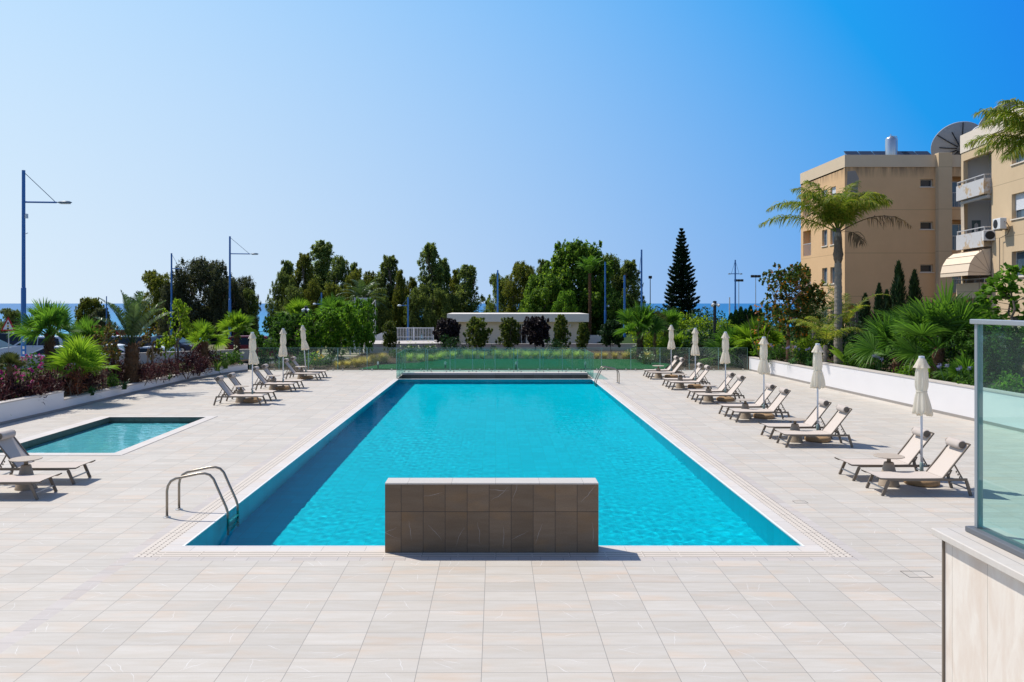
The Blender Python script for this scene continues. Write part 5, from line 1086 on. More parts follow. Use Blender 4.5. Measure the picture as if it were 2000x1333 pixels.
sg_ = thing('traffic_sign', 'triangular red-bordered warning sign with traffic light symbol by the car park', 'traffic sign', (X(16, 50), 50, -.6))
zc = Z(638, 50) + .6; s_ = .42
def tri(mb, k, y, dz=0.0):
    v = [(0, zc + .62 * k + dz), (-.46 * k, zc - .28 * k + dz), (.46 * k, zc - .28 * k + dz)]; mb.add([(a, y, b) for a, b in v] + [(a, y + .02, b) for a, b in v], [(0, 1, 2), (5, 4, 3), (0, 3, 4, 1), (1, 4, 5, 2), (2, 5, 3, 0)])
m = MB(); tri(m, 1.0, 0); bd = obj('border_plate', m, mat('sign_red', (0.45, 0.012, 0.02), .4), sg_); m = MB(); tri(m, .68, -.025); obj('face_plate', m, m_white, bd)
for dz, c in ((.20, (0.03, 0.02, 0.02)), (.02, (0.55, 0.33, 0.02)), (-.13, (0.01, 0.015, 0.012))):
    m = MB(); m.lathe([(.002, 0), (.062, 0), (.062, .006), (.002, .006)], 14); V_ = m.V[0].copy(); m.V[0] = np.stack([V_[:, 0], -.027 - V_[:, 2], V_[:, 1] + zc + dz], -1); obj('light_symbol', m, mat('sign_dot', c, .5), bd)
m = MB(); m.tube([(0, .05, 0), (0, .05, zc + .3)], .035, 8); obj('post', m, m_rail, sg_)
fb = thing('fence_banner', 'dark red banner stretched along white posts by the shore', 'banner', (X(236, 86), 86, -1.2))
m = MB(); m.box(-.65, .6, -.02, .02, Z(656, 86) + 1.2, Z(645, 86) + 1.2); obj('cloth', m, mat('dark_red_cloth', (0.28, 0.015, 0.015), .8), fb); m = MB(); [m.bar((x, .05, 0), (x, .05, Z(645, 86) + 1.25), .09, .09) for x in (-.6, -.2, .2, .55)]; obj('post_frame', m, m_white, fb)

# ================================================================= parked cars
def paint(name, col, metal=.3): return mat('car_paint_' + name, col, .3, .03, 1, .35, metal * .3)
m_tyre = mat('tyre', (0.02, 0.02, 0.02), .85); m_rim = mat('wheel_rim', (0.45, 0.46, 0.48), .3, .05, 3, .5, .8); m_carglass = mat('car_window', (0.012, 0.018, 0.022), .08, .2, 2, .35); m_head = mat('headlight', (0.6, 0.62, 0.64), .15); m_tail = mat('tail_light', (0.35, 0.012, 0.012), .25)
def car(label, px, Y, rz, pm, suv=False, z0=-.6, sc=1.0):
    t = thing('parked_car', label, 'car', (X(px, Y), Y, z0), R(rz), 'cars in the car park', sc); hz = 1.02 if suv else .90; top = 1.70 if suv else 1.44; w = .90
    if suv: low = [(-2.25, .5), (-2.30, .95), (-2.18, hz), (1.15, hz + .02), (2.05, .92), (2.24, .72), (2.24, .4), (2.1, .28), (-2.15, .28)]; cb = [(-2.22, hz), (-2.02, top - .06), (-1.8, top), (.15, top), (.4, top - .04), (1.28, hz)]
    else: low = [(-2.2, .48), (-2.22, .82), (-2.05, hz), (1.05, hz), (1.98, .76), (2.18, .60), (2.18, .36), (2.05, .26), (-2.1, .26)]; cb = [(-2.0, hz), (-1.25, top - .04), (-1.0, top), (.0, top), (.25, top - .04), (1.25, hz)]
    m = MB(); n = len(low); lay = [(-w, .965), (-w + .09, 1.0), (w - .09, 1.0), (w, .965)]; v = []
    for y, k in lay: v += [(x * k, y, .6 + (z - .6) * k) for x, z in low]
    f = [tuple(range(n)), tuple(range(3 * n, 4 * n))[::-1]] + [(i * n + j, (i + 1) * n + j, (i + 1) * n + (j + 1) % n, i * n + (j + 1) % n) for i in range(3) for j in range(n)]; m.add(v, f)
    def cy(z): return .86 - .17 * (z - hz) / (top - hz)
    n = len(cb); v = [(x, -cy(z), z) for x, z in cb] + [(x, cy(z), z) for x, z in cb]; m.add(v, [tuple(range(n)), tuple(range(n, 2 * n))[::-1]] + [(j, n + j, n + (j + 1) % n, (j + 1) % n) for j in range(n)]); bd = obj('body', m, pm, t)
    cx_ = sum(x for x, z in cb) / n; cz_ = (hz + top) / 2
    for sg in (-1, 1):
        for (xa, xb) in ((-.92, .0), (.0, .92)):
            m = MB(); q = []
            for x, z in cb: q.append((cx_ + (x - cx_) * .86, cz_ + (z - cz_) * .74))
            xs_ = [p[0] for p in q]; mid = -.45; poly = [p for p in q if (p[0] <= mid if xa < -.5 else p[0] >= mid)]; e = .03 if xa < -.5 else -.03
            poly += [(mid - e, cz_ + (top - .02 - cz_) * .74), (mid - e, cz_ + (hz - cz_) * .74)]; c0 = (sum(p[0] for p in poly) / len(poly), sum(p[1] for p in poly) / len(poly)); poly.sort(key=lambda p: math.atan2(p[1] - c0[1], p[0] - c0[0]))
            m.add([(x, sg * (cy(z) + .006), z) for x, z in poly], [tuple(range(len(poly)))]); obj('side_window', m, m_carglass, t)
    for (i, j, nm) in ((4, 5, 'windscreen'), (0, 1, 'rear_window')):
        m = MB(); (xa, za), (xb, zb) = cb[i], cb[j]; e = .012 * (1 if i == 4 else -1); k = .08; p = [(xa + (xb - xa) * k + e, za + (zb - za) * k + .008), (xb + (xa - xb) * k + e, zb + (za - zb) * k + .008)]
        m.add([(p[0][0], -cy(p[0][1]) + .08, p[0][1]), (p[0][0], cy(p[0][1]) - .08, p[0][1]), (p[1][0], cy(p[1][1]) - .08, p[1][1]), (p[1][0], -cy(p[1][1]) + .08, p[1][1])], [(0, 1, 2, 3)]); obj(nm, m, m_carglass, t)
    for x in (-1.38, 1.38):
        for sg in (-1, 1):
            m = MB(); m.tube([(x, sg * (w - .2), .33), (x, sg * (w + .012), .33)], .33, 18); wh_ = obj('wheel', m, m_tyre, t); m = MB(); m.tube([(x, sg * (w - .02), .33), (x, sg * (w + .022), .33)], [.21, .19], 14); obj('rim', m, m_rim, wh_)
    for sg in (-1, 1):
        m = MB(); m.box(2.0, 2.2, sg * .66 - .17, sg * .66 + .17, .62, .76, .02); obj('headlight', m, m_head, t); m = MB(); m.box(-2.26, -2.1, sg * .70 - .13, sg * .70 + .13, .72, .98, .02); obj('tail_light', m, m_tail, t)
    return t
p_w = paint('white', (0.82, 0.82, 0.81), 0); p_s = paint('silver', (0.58, 0.61, 0.65), .3); p_b = paint('black', (0.012, 0.014, 0.022), .2); p_n = paint('navy', (0.015, 0.025, 0.06), .3); p_r = paint('red', (0.18, 0.01, 0.015), .2); p_t = paint('teal', (0.05, 0.16, 0.17), .3)
car('dark navy estate car behind the traffic sign', 15, 63, 180, p_n, True)
car('silver SUV behind the tall blue lamp pole', 72, 56.5, 182, p_s, True)
car('white car close behind the boundary wall by the big fan palm', 105, 48.5, 178, p_w)
car('white hatchback parked beside the black SUV', 222, 58, 15, p_w, True)
car('white saloon half hidden by the stout date palm', 226, 50.5, 4, p_w)
car('black SUV parked behind the staked saplings', 285, 56, -10, p_b, True)
car('dark saloon behind the black SUV', 335, 64, -8, p_n)
car('silver car with big windscreen just behind the boundary wall', 318, 48.2, 0, p_s)
car('dark red-tailed hatchback behind the last fan palm of the bed', 508, 57.5, 12, p_r, True)
car('teal car at the outer edge beside the traffic sign', -18, 57, 0, p_t)
car('silver car parked beyond the furled parasols', 545, 63, 180, p_s)
# ================================================================= planting: tall trees beyond the garden
def T(key, label, px, Y, ptop, hk, rz, leafm, name='eucalyptus_tree', cat='tree', group='tall trees by the shore', wk=1.0, dz=0.0):
    z0 = terr(Y) + dz; h = Z(ptop, Y) - z0; s_ = h / hk; return tree(key, name, label, cat, (X(px, Y), Y, z0), rz, (s_ * wk, s_ * wk, s_), group, leafm)
T('euc3', 'yellow-green tree behind the third blue lamp, first of the tall row', 306, 98, 532, 9, .4, G_eucy, wk=.92)
T('gnarl', 'wide dark grey-green casuarina behind the braced blue lamp', 400, 96, 512, 8, .3, G_grey, 'casuarina_tree', wk=.80)
T('gnarl', 'lower dark spreading tree filling the space beside the casuarina', 462, 102, 545, 8, 2.0, G_grey, 'casuarina_tree', wk=.62)
T('euc3', 'olive eucalyptus at the gap of blue sea above the parasols', 552, 92, 535, 9, 1.5, G_euc, wk=.62)
T('euc1', 'slender eucalyptus with forked dark top', 562, 99, 512, 10, 2.1, G_euc, wk=.9)
T('euc1', 'upright eucalyptus between forked and tallest ones', 592, 94, 498, 10, .9, G_eucy, wk=.85)
T('euc2', 'tallest narrow eucalyptus with dark billowing head', 628, 100, 474, 10, 3.0, G_euc, wk=1.15)
T('euc0', 'broad eucalyptus behind the pale billboard', 664, 97, 504, 10, 4.0, G_euc, wk=.75)
T('euc3', 'low yellowish eucalyptus beside the billboard', 700, 93, 528, 9, 5.0, G_eucy, wk=.62)
T('euc1', 'dark upright eucalyptus behind the short dome lamp', 758, 95, 502, 10, 1.0, G_euc, wk=1.0)
T('euc3', 'mid-height olive tree filling between two upright eucalyptus trees', 800, 98, 545, 9, 2.6, G_eucy, wk=.62)
T('euc2', 'tall slim eucalyptus with feathery top above the white railing', 842, 94, 478, 10, .5, G_euc, wk=1.0)
T('euc1', 'rounded eucalyptus beside the slim feathery one', 868, 99, 508, 10, 3.5, G_euc, wk=.8)
T('euc2', 'last leaning eucalyptus of the row by the open sea gap', 912, 95, 520, 10, 2.2, G_euc, wk=1.25)
T('euc3', 'low dark filler tree behind the pavilion corner', 880, 92, 575, 9, 1.1, G_euc, wk=.7)
T('euc3', 'olive eucalyptus past the sea gap, touching the plain blue pole', 975, 98, 538, 9, .2, G_euc, wk=.72)
T('euc0', 'brownish eucalyptus behind the middle of the pavilion roof', 1018, 95, 514, 10, 1.2, G_eucy, wk=.85)
T('euc1', 'small dark eucalyptus top behind the leafy broad tree', 1062, 101, 510, 10, 2.0, G_euc, wk=.8)
T('broad', 'large bright green broad-leaved tree above the pavilion', 1128, 92, 478, 10, .7, G_broad, 'broadleaf_tree', wk=.92)
T('broad', 'medium bright green tree with pale lower leaves above the pavilion', 1062, 86, 540, 10, 2.7, G_broad, 'broadleaf_tree', wk=.9)
T('broad', 'pale leafy sapling crown just above the pavilion roof edge', 1105, 80, 572, 10, 1.7, G_bright, 'broadleaf_tree', wk=.7)
T('euc0', 'dark olive tree behind the blue dome lamp past the pavilion', 1192, 97, 500, 10, 3.3, G_euc, wk=.8)
T('euc1', 'dark tree with rounded top before the open sky', 1226, 95, 511, 10, .1, G_euc, wk=1.05)
T('euc3', 'low dark mass of leaves under the dome lamp', 1200, 88, 572, 9, 4.4, G_mid, wk=.95)
T('euc3', 'low dark green tree at the far beach end by the sea gap', 20, 100, 604, 9, .8, G_euc, wk=1.3)
T('broad', 'small round tree on the shore between fan palm and date palm', 176, 112, 584, 10, .8, G_eucy, 'broadleaf_tree', wk=.8)
T('broad', 'low shrubby tree beside the small round shore tree', 197, 104, 604, 10, 1.9, G_grey, 'broadleaf_tree', wk=.9)
for px, Y, pt, wk, key in ((486, 98, 566, .55, 'euc3'), (575, 90, 560, .75, 'euc3'), (612, 90, 548, .7, 'euc0'), (648, 90, 556, .7, 'euc3'), (690, 99, 516, .6, 'euc1'), (728, 98, 534, .75, 'euc3'), (742, 91, 566, .7, 'euc3'), (780, 92, 530, .6, 'euc1'), (822, 91, 560, .8, 'euc3'), (855, 90, 566, .75, 'euc3'), (892, 97, 530, .7, 'euc1'), (1036, 99, 522, .8, 'euc1'), (440, 94, 548, .55, 'gnarl'), (340, 94, 560, .5, 'gnarl')):
    T(key, 'lower eucalyptus filling a gap between taller trees of the shore row', px, Y, pt, {'euc3': 9, 'gnarl': 8}.get(key, 10), px * .7, G_grey if key == 'gnarl' else G_euc if px % 4 else G_eucy, wk=wk, group='filler trees of the shore row')
norfolk('large conical Norfolk pine standing alone against the sky', (X(1331, 82), 82, -1.0), Z(447, 82) + 1.0, 84 * 82 / 1580)
# date palm by the billboard and slim palm in front of the bright tree
feather_palm('date_palm', 'wide date palm crown spreading behind the billboard', (X(708, 84), 84, -1), Z(585, 84) + 1, .3, .26, [(i * 137.5, 72 - i * 3.6, 3.0, 1.25) for i in range(26)], G_date, m_palmbark, 5, lw=.06, ll=.55, vee=.35)
feather_palm('date_palm', 'slim palm with brown trunk against the bright broad tree', (X(1152, 78), 78, -1), Z(535, 78) + 1, .14, .12, [(i * 137.5, 85 - i * 3.0, 2.0, 1.1) for i in range(16)], G_fan, m_palmbark, 6, lw=.06, ll=.5, vee=.3)

# ---- planted bed beside the square pool
bz = .30
def onbed(px, Y): return (X(px, Y), Y, bz)
fc1, fc2, fc3 = (101, 20, 1.4, 42, 8, 86, .58), (102, 13, 1.35, 42, 15, 84, .52), (103, 18, 1.0)
fanpalm(0, 'fan_palm', 'large fan palm with brown trunk beside the tallest blue lamp', onbed(97, 28.6), 2.0, .17, fc1, G_fan, rz=.3, cscale=.80)
fanpalm(0, 'fan_palm', 'fan palm leaning out behind the large one, with stiff upright fans', onbed(168, 31.5), 1.55, .14, fc2, G_fan, rz=1.3, cscale=.74)
fanpalm(0, 'fan_palm', 'low bright fan palm spreading over the planter wall step', onbed(150, 27.3), .75, .13, (134, 14, 1.4, 44, 10, 84), G_fan_lit, rz=2.5, cscale=.88)
fanpalm(0, 'fan_palm', 'small olive fan palm on a thin stem over an orange swollen base', onbed(20, 24.6), 1.15, .10, (105, 14, .75, 18, 20, 88), G_fan_olive, m_redbark, rz=.6, cscale=.72)
fanpalm(0, 'fan_palm', 'bright fan palm fourth along the planted bed, next to purple bushes', (X(400, 38.5), 38.5, bz), 1.25, .16, fc2, G_fan_lit, rz=3.3, cscale=.76)
fanpalm(0, 'fan_palm', 'bright fan palm at the end of the bed before the parked red-tailed car', (X(462, 43.5), 43.5, .1), 1.75, .15, fc1, G_fan_lit, rz=4.0, cscale=.78)
feather_palm('date_palm', 'young date palm with thick shaggy trunk in the planted bed', onbed(258, 31.2), 1.45, .27, .23, [(200, 70, 2.2, .7), (150, 62, 2.2, .75), (165, 42, 2.1, .6), (10, 68, 2.2, .8), (30, 55, 2.1, .9), (-20, 60, 2.0, .8), (90, 82, 2.2, .4), (270, 80, 2.1, .5), (300, 70, 2.0, .7), (240, 72, 2.0, .8), (60, 75, 2.1, .6), (120, 76, 2.1, .6), (330, 80, 2.2, .4), (190, 84, 2.2, .3), (345, 62, 2.1, 1.0), (20, 84, 2.1, .4)], G_date, m_palmbark, 7, lw=.03, ll=.36, vee=.55, droopl=.15, start=.2)
tree('hibiscus', 'young_tree', 'small yellow-green tree with stakes in the planted bed', 'tree', onbed(345, 35.5), .5, (.92, .92, 1.0), None, G_lime)
tree('sapling', 'sapling', 'brown-leaved staked sapling at the low planter wall', 'tree', onbed(203, 29.6), 1.0, .98, None, G_brown)
tree('sapling', 'sapling', 'thin brown sapling beside the date palm trunk, before the black car', 'tree', (X(297, 36), 36, bz), 2.0, .85, None, G_brown)
tree('sapling', 'sapling', 'rusty sapling between the date palm and the large fan palms', 'tree', (X(216, 33), 33, bz), 3.0, .95, None, G_orange)
k = 0
for px, Y, h, lab in ((202, 29.2, .95, 'pale'), (207, 29.25, .95, 'twin pale'), (288, 35, 1.15, 'brown'), (299, 35, 1.25, 'tall brown'), (322, 35.6, 1.2, 'thin brown'), (343, 35.2, 1.3, 'dark')):
    m = MB(); m.tube([(0, 0, -.2), (random.Random(px).uniform(-.03, .03), 0, h)], .028, 7); o = obj('tree_stake', m, m_stake); o.location = onbed(px, Y)
    tag(o, ['pale wooden stake at the low wall below the brown sapling', 'twin wooden stake crossing the first at the brown sapling', 'short brown stake just past the date palm trunk', 'taller brown stake next to the short one past the date palm', 'thin brown stake before the yellow-green tree', 'dark stake supporting the yellow-green tree'][k], 'stake', 'tree stakes in the planted bed'); k += 1
pb = [(20, 24.2, 1.0, 'purple', 'at the outer edge under the olive fan palm'), (62, 24.7, 1.0, 'purple2', 'first below the large fan palm'), (92, 25.6, 1.05, 'purple', 'directly below the large fan palm trunk'), (118, 28.8, 1.15, 'purple2', 'behind the wall step'), (183, 28.4, .9, 'purple', 'behind the low wall after the step'), (222, 31.2, 1.0, 'purple', 'before the stout date palm trunk'), (238, 33, .95, 'purple2', 'behind the date palm trunk'), (302, 32.4, 1.0, 'purple2', 'first after the date palm'), (328, 33.6, .85, 'purple', 'second after the date palm'), (365, 34.9, 1.05, 'purple', 'at the yellow-green tree foot'), (388, 36.3, 1.0, 'purple2', 'at the foot of the fourth fan palm'), (280, 31.4, .8, 'purple', 'leaning on the date palm trunk'), (-15, 23.4, 1.05, 'purple2', 'running out of the picture at the planter corner'), (395, 39, 1.25, 'purple', 'tall one behind the fourth fan palm')]
for px, Y, s_, key, lab in pb: bush(key, 'purple_bush', 'dark purple spiky bush ' + lab, onbed(px, Y), s_, px * .7, 'purple bushes in the planted bed')
for px, Y, s_, lab in ((143, 26.7, 1.0, 'at the planter wall step'), (170, 29.4, 1.1, 'under the leaning fan palm'), (132, 29.5, 1.2, 'behind the wall step by the trunk')): bush('rust', 'rusty_bush', 'rust-brown spiky bush ' + lab, onbed(px, Y), s_, px)
for px, Y, s_, lab in ((178, 27.4, .85, 'behind the low wall after the step'), (243, 29.3, .85, 'at the foot of the date palm'), (330, 33.1, .6, 'between purple bushes near the yellow-green tree')): tuft('strap', 'strappy_plant', 'bright green strap-leaved plant ' + lab, onbed(px, Y), s_, px)
for px, Y, s_, lab in ((425, 37.4, 1.1, 'at the low end of the planter wall'), (440, 38.7, 1.0, 'next to the end of the planter wall'), (3, 23.2, .7, 'at the picture edge above the planter wall')): tuft('straplime', 'strappy_plant', 'yellow-green strap-leaved plant ' + lab, onbed(px, Y), s_, px)
bush('boug', 'bougainvillea', 'magenta bougainvillea beside the tallest blue lamp', onbed(66, 31.5), 1.1, 1.0); bush('boug', 'bougainvillea', 'magenta bougainvillea behind the small olive fan palm', onbed(32, 26), .85, 2.0); bush('boug', 'bougainvillea', 'sparse magenta bougainvillea at the outer picture edge', onbed(-4, 29), 1.1, 3.0)
bush('flowerb', 'flowering_bush', 'white-flowered bush in front of the dark purple bush', onbed(362, 35.9), .62, 1.0); bush('low', 'green_bush', 'grey-green bush behind the end of the low planter wall', onbed(425, 39.4), 1.2, 1.0); bush('flowerb', 'flowering_bush', 'bush with scattered pale flowers by the fence end', onbed(456, 40), .9, 2.0); bush('green', 'green_bush', 'small green bush under the brown sapling at the wall', onbed(215, 29.6), .5, 2.0)
bush('low', 'green_bush', 'green bush growing below the large fan palm crown', onbed(128, 31), 1.0, 0.4)

# ---- garden beyond the glass fence
def gz0(px, Y): return (X(px, Y), Y, 0.0)
tree('fruit2', 'garden_tree', 'dense dark green garden tree behind the first furled parasols', 'tree', gz0(572, 47), .2, (1.05, 1.05, .88), 'garden trees', G_mid)
tree('fruit', 'garden_tree', 'bright green garden tree below the black lamp post', 'tree', gz0(628, 46), 1.2, (1.0, 1.0, .92), 'garden trees', G_bright)
tree('fruit2', 'garden_tree', 'bright bushy garden tree in the middle of the green group', 'tree', gz0(664, 48), 2.2, (.88, .88, .98), 'garden trees', G_bright)
tree('fruit', 'garden_tree', 'tallest bright garden tree reaching in front of the billboard', 'tree', gz0(706, 46.5), 3.0, (.72, .72, 1.12), 'garden trees', G_bright)
tree('fruit2', 'garden_tree', 'deep green garden tree closest to the fan palm of the bed', 'tree', gz0(538, 49), 3.9, (.75, .75, .80), 'garden trees', G_mid)
fanpalm(0, 'fan_palm', 'fan palm poking out above the dark green garden tree', gz0(578, 54), 2.3, .15, fc2, G_fan_lit, rz=.3, cscale=1.05); fanpalm(0, 'fan_palm', 'fan palm rising behind the bright bushy garden tree', gz0(655, 55), 2.6, .15, fc2, G_fan, rz=1.9, cscale=1.05)
st = [(762, 628, 'ficus', G_young, 1.0, 'young two-tiered green tree before the white balustrade'), (932, 621, 'ficus', G_young, 1.35, 'shaggy olive young tree before the pavilion near its wooden post'), (994, 622, 'ficus', G_young, 1.2, 'lighter green young tree before the pavilion door'), (1096, 617, 'ficus2', G_young, 1.2, 'slim upright young tree before the pavilion window'), (1139, 633, 'ficus2', G_young, 1.25, 'shorter ragged young tree at the pavilion corner')]
for i, (px, pt, key, lm, wk, lab) in enumerate(st):
    Y = 54.0; h = Z(pt, Y); s_ = h / 2.6; tree(key, 'young_tree', lab, 'tree', gz0(px, Y), i * 1.3, (s_ * wk * .84, s_ * wk * .84, s_), 'young trees along the lawn', lm)
for i, (px, pt, lm, lab, wk) in enumerate(((874, 625, G_purpround, 'round blackish-purple young tree at the pavilion end with wooden post', 1.15), (1046, 621, G_purpround, 'round purple-leaved young tree in the middle of the pavilion front', 1.2), (1194, 628, G_dark, 'round dark green young tree past the pavilion', 1.1))):
    Y = 54.5; h = Z(pt, Y); s_ = h / 2.3; tree('ball', 'young_tree', lab, 'tree', gz0(px, Y), i, (s_ * wk * .84, s_ * wk * .84, s_), 'young trees along the lawn', lm)
rng = random.Random(4)
for i in range(15):
    px = 868 + i * 19.5 + rng.uniform(-5, 5); tuft('grass', 'grass_tuft', 'pale feathery grass clump in the row behind the lawn', (X(px, 49.3), 49.3 + rng.uniform(-.3, .4), .02), rng.uniform(.95, 1.25), i, 'feathery grass clumps behind the lawn', 'grass clump')
for i in range(7):
    px = 1168 + i * 16 + rng.uniform(-4, 4); tuft('straw', 'grass_tuft', 'straw-coloured grass clump past the glass box', (X(px, 49.3), 49.3 + rng.uniform(-.3, .3), .02), rng.uniform(.85, 1.15), i, 'straw grass clumps past the glass box', 'grass clump')
for i, (px, Y) in enumerate(((660, 42.3), (678, 42.6), (698, 43.2), (716, 44.2), (735, 45.2), (752, 46.2), (708, 46), (728, 47.3), (690, 44.5), (745, 47.5))):
    tuft('straw', 'grass_tuft', 'straw-coloured grass clump before the garden trees', (X(px, Y), Y, .02), rng.uniform(.8, 1.2), i, 'straw grass clumps before the garden trees', 'grass clump')
for i, (px, Y) in enumerate(((800, 47.8), (820, 47.4), (842, 47.2), (858, 48.2))): tuft('grass', 'grass_tuft', 'low pale grass clump near the shrubby lawn corner', (X(px, Y), Y, .02), rng.uniform(.7, .95), i, 'grass clumps at the lawn corner', 'grass clump')
gb_ = [(500, 42.2, .75, 'low', 'low green bush just behind the fence end'), (520, 43, .8, 'green', 'green bush behind the first furled parasol'), (545, 42.4, .7, 'low', 'low green bush between two parasol poles'), (560, 43.5, .7, 'pinkb', 'pink-flowered bush behind the second parasol pole'), (590, 43.6, .7, 'green', 'green bush behind the farthest lounger pair'), (616, 42.5, .85, 'yellowf', 'green bush with yellow blossoms behind the glass fence'), (640, 43.4, .8, 'flowerb', 'green bush with white blossoms behind the glass fence'), (668, 45, .75, 'low', 'leafy low bush under the bright garden trees'), (775, 50.5, .9, 'low', 'greyish thin bush at the glass box side'), (800, 51, .95, 'flowerb', 'small white-dotted bush inside the glass box view'), (835, 51, .95, 'flowerb', 'second white-dotted bush inside the glass box view'), (880, 51.5, .95, 'darkb', 'dark bush below the blackish-purple tree'), (905, 53.5, .6, 'green', 'small green bush below the shaggy tree'), (965, 53, .6, 'green', 'small green bush between two young trees'), (1115, 53, .6, 'low', 'low green bush at the slim tree'), (1085, 51, .8, 'darkb', 'dark bluish bush among the grasses'), (1240, 48.5, .8, 'flowerb', 'pale leafy bush beside the fan palm trunk'), (1265, 44.5, .75, 'flowerb', 'round pale bush at the lawn end by the lounger table'), (1290, 46, .8, 'low', 'low bush behind the sixth parasol'), (1340, 43.2, .7, 'rust', 'rusty bush behind the glass fence'), (1385, 43, .7, 'low', 'low green bush under the dark round bush'), (1430, 42.8, .9, 'low', 'leafy bush at the fence end by the white wall'), (1455, 43.5, 1.0, 'green', 'green bush behind the white wall end')]
for px, Y, s_, key, lab in gb_: bush(key, 'flowering_bush' if key in ('pinkb', 'flowerb', 'yellowf') else 'rusty_bush' if key == 'rust' else 'green_bush', lab, gz0(px, Y), s_, px * .37)
fanpalm(0, 'fan_palm', 'fan palm with dark trunk at the lawn end past the glass box', gz0(1250, 47.5), 1.75, .19, fc1, G_fan, rz=.5, cscale=1.12)
fanpalm(0, 'fan_palm', 'slender young fan palm on a thin stem beside the bigger one', gz0(1279, 48.5), 2.0, .07, (106, 14, 1.0), G_fan_olive, m_stake, rz=2, cscale=1.0); fanpalm(0, 'fan_palm', 'fan palm with upright fans before the yellow-green shrubs', gz0(1300, 51), 1.9, .15, fc3, G_fan, rz=3, cscale=1.3)
fanpalm(0, 'fan_palm', 'stemless fan palm at the corner where glass fence meets white wall', gz0(1437, 44), .45, .14, (107, 20, 1.7, 40, 5, 85), G_fan, rz=1, cscale=1.05); fanpalm(0, 'fan_palm', 'wide low fan palm behind the white wall next to the corner one', (X(1482, 43), 43, .6), .5, .15, (108, 20, 1.7, 40, 5, 85), G_fan_lit, rz=2, cscale=1.0); fanpalm(0, 'fan_palm', 'low pale fan palm behind the sixth furled parasol', gz0(1318, 47), .5, .12, (107, 20, 1.7, 40, 5, 85), G_fan_lit, rz=5, cscale=.75)
bush('darkb', 'dark_bush', 'large round dark green bush by the black lamp post', gz0(1362, 46.5), 1.5, .4); bush('darkb', 'dark_bush', 'dark round bush behind the lamp post', gz0(1393, 48), 1.35, 1.4)
for px, Y, s_, pt, lab in ((1248, 62, 1.3, 610, 'round yellow-green shrub past the last blue pole'), (1292, 60, 1.35, 608, 'tall yellow-green shrub before the conical pine'), (1335, 62, 1.5, 605, 'wide yellow-green shrub below the conical pine'), (1378, 60, 1.4, 612, 'yellow-green shrub by the pale mast'), (1412, 57, 1.3, 618, 'yellow-green shrub before the column hedge'), (1268, 55, 1.2, 632, 'lower yellow-green shrub behind the fan palms'), (1345, 54, 1.25, 636, 'lower yellow-green shrub above the dark round bush'), (1300, 50, 1.0, 655, 'yellow-green shrub behind the farthest lounger heads'), (1420, 50, 1.0, 640, 'mid yellow-green shrub over the corner fan palm')):
    z = Z(pt, Y) - 1.45 * s_; bush('lime', 'yellow_green_shrub', lab, (X(px, Y), Y, z), s_, px, 'yellow-green shrubs on the bank', 'shrub')
for px, Y, s_, pt, lab in ((1310, 70, 1.3, 598, 'dark green shrub under the conical pine'), (1365, 68, 1.3, 600, 'dark shrub at the conical pine foot'), (1395, 66, 1.2, 606, 'dark shrub beside the black lamp head'), (1270, 72, 1.2, 598, 'dark shrub at the two blue poles')):
    bush('darkb', 'dark_bush', lab, (X(px, Y), Y, Z(pt, Y) - 1.5 * s_), s_, px, None, 'shrub')
d = MB(); d.prism([(9.5, 50), (30, 50), (30, 75), (9.5, 75)], -1.0, 1.2); 
def bankm():
    m = MB(); xs_ = np.linspace(9, 32, 12); ys_ = np.linspace(49.5, 78, 12); v = []
    for y in ys_:
        for x in xs_: v.append((x, y, -.05 + 1.5 * min(1, max(0, (y - 49.5) / 10)) * min(1, max(0, (x - 9) / 4)) * (1 - .8 * max(0, (y - 68) / 10))))
    m.add(v, [(j * 12 + i, j * 12 + i + 1, j * 12 + 13 + i, j * 12 + 12 + i) for j in range(11) for i in range(11)]); return m
struct('bank_ground', bankm(), mat('ground_cover', (0.030, 0.055, 0.018), .95, .5, 3, .05, bump=.8, bscale=12))
hedge = ['first, at the pale mast', 'second', 'third', 'fourth', 'fifth', 'sixth', 'last, touching the orange-leaved tree']
for i in range(7):
    px = 1428 + i * 9.5; Y = 57; pt = (612, 606, 600, 604, 598, 606, 603)[i]; h = Z(pt, Y) - .9; cypress(2, 'dark column-clipped conifer in the hedge, ' + hedge[i] + (' from the pale mast' if 0 < i < 6 else ''), (X(px, Y), Y, .9), (1.0, 1.0, h / 3.0), 'column hedge conifers', 'column_conifer', 'hedge conifer')

# ---- garden behind the white wall
wz = .62
def gw(px, Y): return (X(px, Y), Y, wz)
feather_palm('queen_palm', 'tall queen palm with ringed trunk and arching fronds before the tan block', gw(1637, 35), Z(455, 35) - wz, .175, .13,
    [(182, 46, 3.6, 1.75), (172, 28, 3.5, 1.3), (150, 58, 3.0, 1.8), (200, 66, 2.9, 1.9), (165, 74, 3.0, 1.7), (120, 76, 2.7, 1.7), (60, 76, 2.8, 1.8), (20, 68, 3.1, 1.75), (5, 56, 2.9, 1.7), (-15, 62, 2.8, 1.9), (330, 72, 2.7, 2.0), (270, 74, 2.5, 2.0), (240, 66, 2.6, 2.0), (300, 62, 2.5, 2.1), (90, 70, 2.6, 1.6), (188, 80, 2.9, 1.5), (30, 84, 2.8, 1.4)],
    G_queen, m_palegrey, 8, dead=((2, 30, 3.5, 1.5), (-60, 5, 1.4, 1.8)), scales=False, ring=True, lw=.040, ll=.78, vee=.05, droopl=1.15, plume=.38, nl=84)
m_ = [o for o in bpy.data.objects if o.name.startswith('queen_palm')][0]
